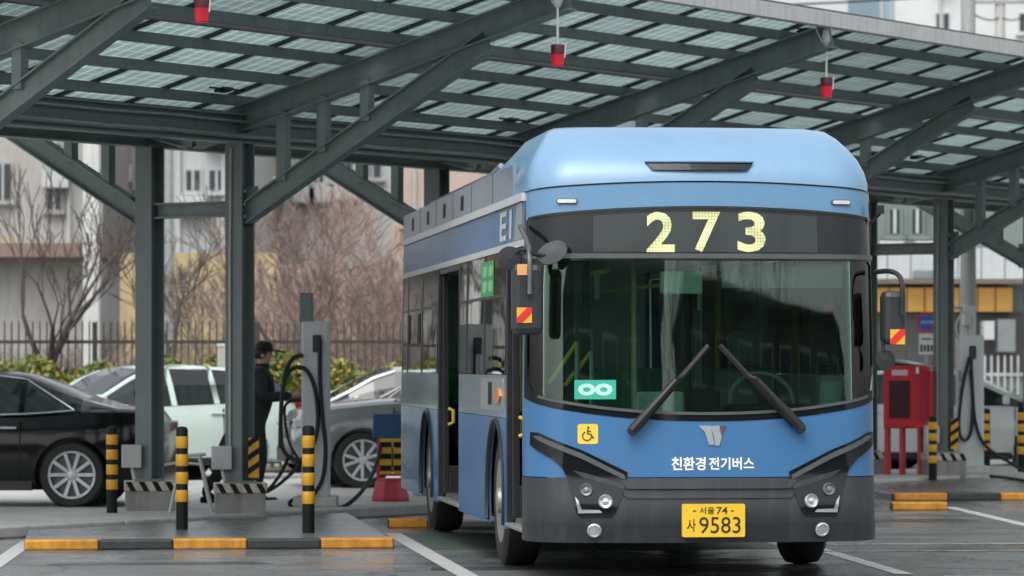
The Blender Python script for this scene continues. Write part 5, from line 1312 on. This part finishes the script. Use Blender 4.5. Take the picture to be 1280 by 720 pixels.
# retaining walls / low structures on the bank
facade_box('garden_wall', 'ochre coloured wall behind the low forked tree', 'wall', 150, 345, 316, 74, .6, ochre, parapet=False)
t = facade_box('low_building', 'low grey building with a reddish brown eave behind the first tree', 'building', -60, 118, 322, 76, 6, wallg, [], parapet=False)
MB().box((0, 2.6, at(0, 314, 76).z), (3.3, 6.8, .28)).build('eave', brick, t)
for i in range(12): MB().box((-1.4 + i * .12, -.5, at(0, 302, 76).z), (.06, .06, .22)).build('roof_tile', ochre, t)
facade_box('bank_wall', 'weathered brown retaining wall behind the reddish trees', 'wall', 345, 660, 330, 78, .8, mat('wall_brown', (.30, .235, .20), .9, 0, .3, .7, bump=.3, bscale=6, stain=.4), parapet=False)  # wall brown lightened in place of haze over the bank
# right-hand building with grey panels and ochre shutters
Zr = 80
t = facade_box('depot_building', 'low depot building with pale grey panels over ochre shutters and dark bays', 'building', 1060, 1420, 200, Zr, 16, mat('depot_green', (.16, .20, .18), .6, 0, .15, .5, stain=.2), [(1112, 1124, 262, 292), (1140, 1152, 262, 292)])
cx = t.location.x
def fbox(name, x0, x1, y0, y1, m, parent, proud, th=.2):
    q0, q1 = at(x0, y1, Zr), at(x1, y0, Zr); c = (q0 + q1) / 2
    return MB().box((c.x - cx, -proud, c.z), (q1.x - q0.x, th, q1.z - q0.z)).build(name, m, parent, bevel=.01)
pgm = mat('panel_grey', (.42, .45, .46), .5, 0, .06, 1, stain=.12)
for i in range(9): fbox('facade_panel', 1075 + i * 29, 1075 + i * 29 + 28, 312, 350, pgm, t, .55, .9)
osh = mat('shutter_ochre', (.55, .31, .07), .6, 0, .1, 3)
for i in range(9): fbox('shutter', 1066 + i * 22, 1066 + i * 22 + 20.5, 360 - i * .0, 386 if False else 390, osh, t, .25, .3)
fbox('dark_bay', 1062, 1300, 391, 470, mat('bay_dark', (.05, .05, .05), .7), t, .12, .1)
fbox('pier', 1164, 1174, 258, 300, wallw, t, .3, .3); fbox('awning', 1135, 1168, 340, 350, chargd, t, 1.2, .5)
fbox('pipe', 1080, 1300, 350, 355, pink, t, .5, .2)
for (x0, x1, y0, y1, m_) in ((1240, 1262, 400, 440, chargd), (1222, 1236, 402, 425, wallw)): fbox('plant_unit', x0, x1, y0, y1, m_, t, .7, .5)
# sign on pole
ps = at(1158, 403, 52); t = thing('no_parking_sign', 'round blue and red prohibition sign above a white plate', 'sign', (ps.x, ps.y, 0))
z = ps.z
MB().tube([(0, .03, 0), (0, .03, z + .12)], .025, 8).build('pole', zinc, t, 40)
Mx = Matrix.Translation((0, 0, z)) @ Matrix.Rotation(PI / 2, 4, 'X')
dsk = MB().lathe([(0, -.008), (.145, -.008), (.145, .008), (0, .008)], 32, Mx).build('disc', mat('sign_red', (.55, .03, .07), .4), t)
MB().lathe([(0, .009), (.108, .009), (.108, .012), (0, .012)], 32, Mx).build('disc_centre', mat('sign_blue', (.03, .12, .48), .4), dsk)
vs, fs = text_fit('견인지역', .17, .045, .02)
if vs: MB().add([(v.x, -.014, z + v.y) for v in vs], fs).build('sign_text', white, dsk)
pz = at(1159, 430, 52).z
pt = MB().box((0, 0, pz), (.21, .012, .29)).build('plate', white, t)
for i in range(4): MB().box((-.07 + i * .047, -.008, pz - .06), (.028, .004, .10 - .02 * (i % 2))).build('plate_mark', black, pt)
MB().box((0, -.008, pz + .07), (.14, .004, .025)).build('plate_mark', chargd, pt)
# pole behind the right charger
pp = at(1210, 456, 58); t = thing('utility_pole', 'pale grey pole rising behind the right charging station', 'pole', (pp.x, pp.y, 0))
MB().lathe([(.13, 0), (.12, 5), (.11, 9), (0, 9.02)], 16).build('shaft', mat('pole_grey', (.36, .37, .36), .6, 0, .1, 2, stain=.25), t, 40)
MB().box((-.25, -.1, at(0, 385, 58).z), (.5, .12, .05)).build('bracket', zinc, t); MB().box((0, -.15, at(0, 395, 58).z), (.2, .15, .3)).build('meter_box', gplastic, t, bevel=.02)
MB().box((-.0, -.15, at(0, 300, 58).z), (.16, .1, .22)).build('band_clamp', zinc, t)
# tall white building above the canopy edge, and a utility pole with wires
Zt = 150
facade_box('apartment_tower', 'tall white apartment block with a pale blue stripe above the canopy edge', 'building', 1118, 1420, -160, Zt, 18, mat('tower_white', (.62, .65, .64), .8, 0, .05, .6, stain=.1), [(1170, 1186, 17, 37), (1274, 1290, 17, 40), (1170, 1186, -60, -40), (1274, 1290, -60, -40)])
tb = facade_box('stair_tower', 'pale blue stair tower beside the white apartment block', 'building', 1099, 1118, -140, Zt, 14, mat('wall_blue', (.28, .42, .50), .7, 0, .06, .6), parapet=False)
pp = at(1250, 456, 95); t = thing('power_pole', 'concrete power pole with cross-arm and insulators above the canopy', 'pole', (pp.x, pp.y, 0)); zt = at(0, -10, 95).z
MB().lathe([(.17, 0), (.13, zt), (0, zt + .02)], 14).build('shaft', concrete, t, 40)
MB().box((0, -.1, at(0, 3, 95).z), (2.0, .09, .09)).build('cross_arm', zinc, t)
for x in (-.9, .85): MB().lathe([(0, -.12), (.07, -.10), (.05, 0), (.07, .06), (.03, .12), (0, .12)], 10, Matrix.Translation((x, -.1, at(0, 3, 95).z + .1))).build('insulator', bplastic, t, 40)
for (xa, xb, dz, sag) in ((-1.2, -30, .05, .9), (.85, 30, .1, .8)):
    z0 = at(0, 3, 95).z + .1; pts = [(xa + (xb - xa) * f, -.1 + 6 * f * (-1 if xb < 0 else 1) * 0, z0 + dz - sag * 4 * f * (1 - f) * .5) for f in [i / 10 for i in range(11)]]
    MB().tube(pts, .025, 5).build('wire', black, t)
for s_ in (-1, 1): MB().tube(smooth_path([(s_ * .85, -.1, at(0, 3, 95).z), (s_ * .7, -.2, at(0, 18, 95).z), (s_ * .3, -.2, at(0, 26, 95).z), (0, -.1, at(0, 22, 95).z)]), .02, 5).build('jumper_wire', black, t)
# ------------------------------------------------------------------ sheds and trees added behind the camera to shape the glass reflections
dk = mat('shed_grey', (.10, .11, .105), .7, 0, .15, .5, stain=.3)
def back_building(x0, x1, y, h, label, m, roof):
    t = thing('reflection_shed', label, 'building', ((x0 + x1) / 2, y, 0)); w_ = x1 - x0
    MB().box((0, -5, h / 2), (w_, 10, h)).build('wall', m, t)
    MB().prism([(-w_ / 2 - .4, .5, h), (w_ / 2 + .4, .5, h), (w_ / 2 + .4, .5, h + .3 + roof), (-w_ / 2 - .4, .5, h + .3)], (0, -11, 0)).build('roof', dk, t)
    for i in range(int(w_ / 4)):
        b_ = MB().box((-w_ / 2 + 2 + i * 4, .04, 1.9), (3.0, .1, 3.8)).build('roller_door', pgm, t)
        f = MB().box((-w_ / 2 + 2 + i * 4, .04, h - 1.4), (2.4, .1, 1.2)).build('window', white, t); MB().box((-w_ / 2 + 2 + i * 4, .10, h - 1.4), (2.2, .04, 1.0)).build('pane', wpane, f)
back_building(-26, 9, -30, 9.0, 'unseen grey shed added behind the camera for the windscreen reflection', dk, 1.6)
back_building(12, 64, -24, 8.6, 'unseen brown shed added behind the camera for the windscreen reflection', mat('shed_brown', (.13, .11, .09), .8, 0, .2, .5), -.6)
for i, (x, y, h, lb) in enumerate(((10.5, -22, 11, 'unseen bare tree behind the camera in the gap between the added sheds'), (17, -18, 11, 'unseen bare tree behind the camera in front of the added brown shed'), (4, -20, 11, 'unseen bare tree behind the camera in front of the added grey shed'), (13, -12, 10, 'unseen bare tree standing alone behind the camera before the added sheds'), (24, -16, 12, 'tall unseen bare tree behind the camera at the far end of the added brown shed'))):
    bare_tree(640 + F * x / y, y, h, lb, 200 + i, bark[2], .5, 6, 4, .2, .26)
bpy.context.view_layer.update()
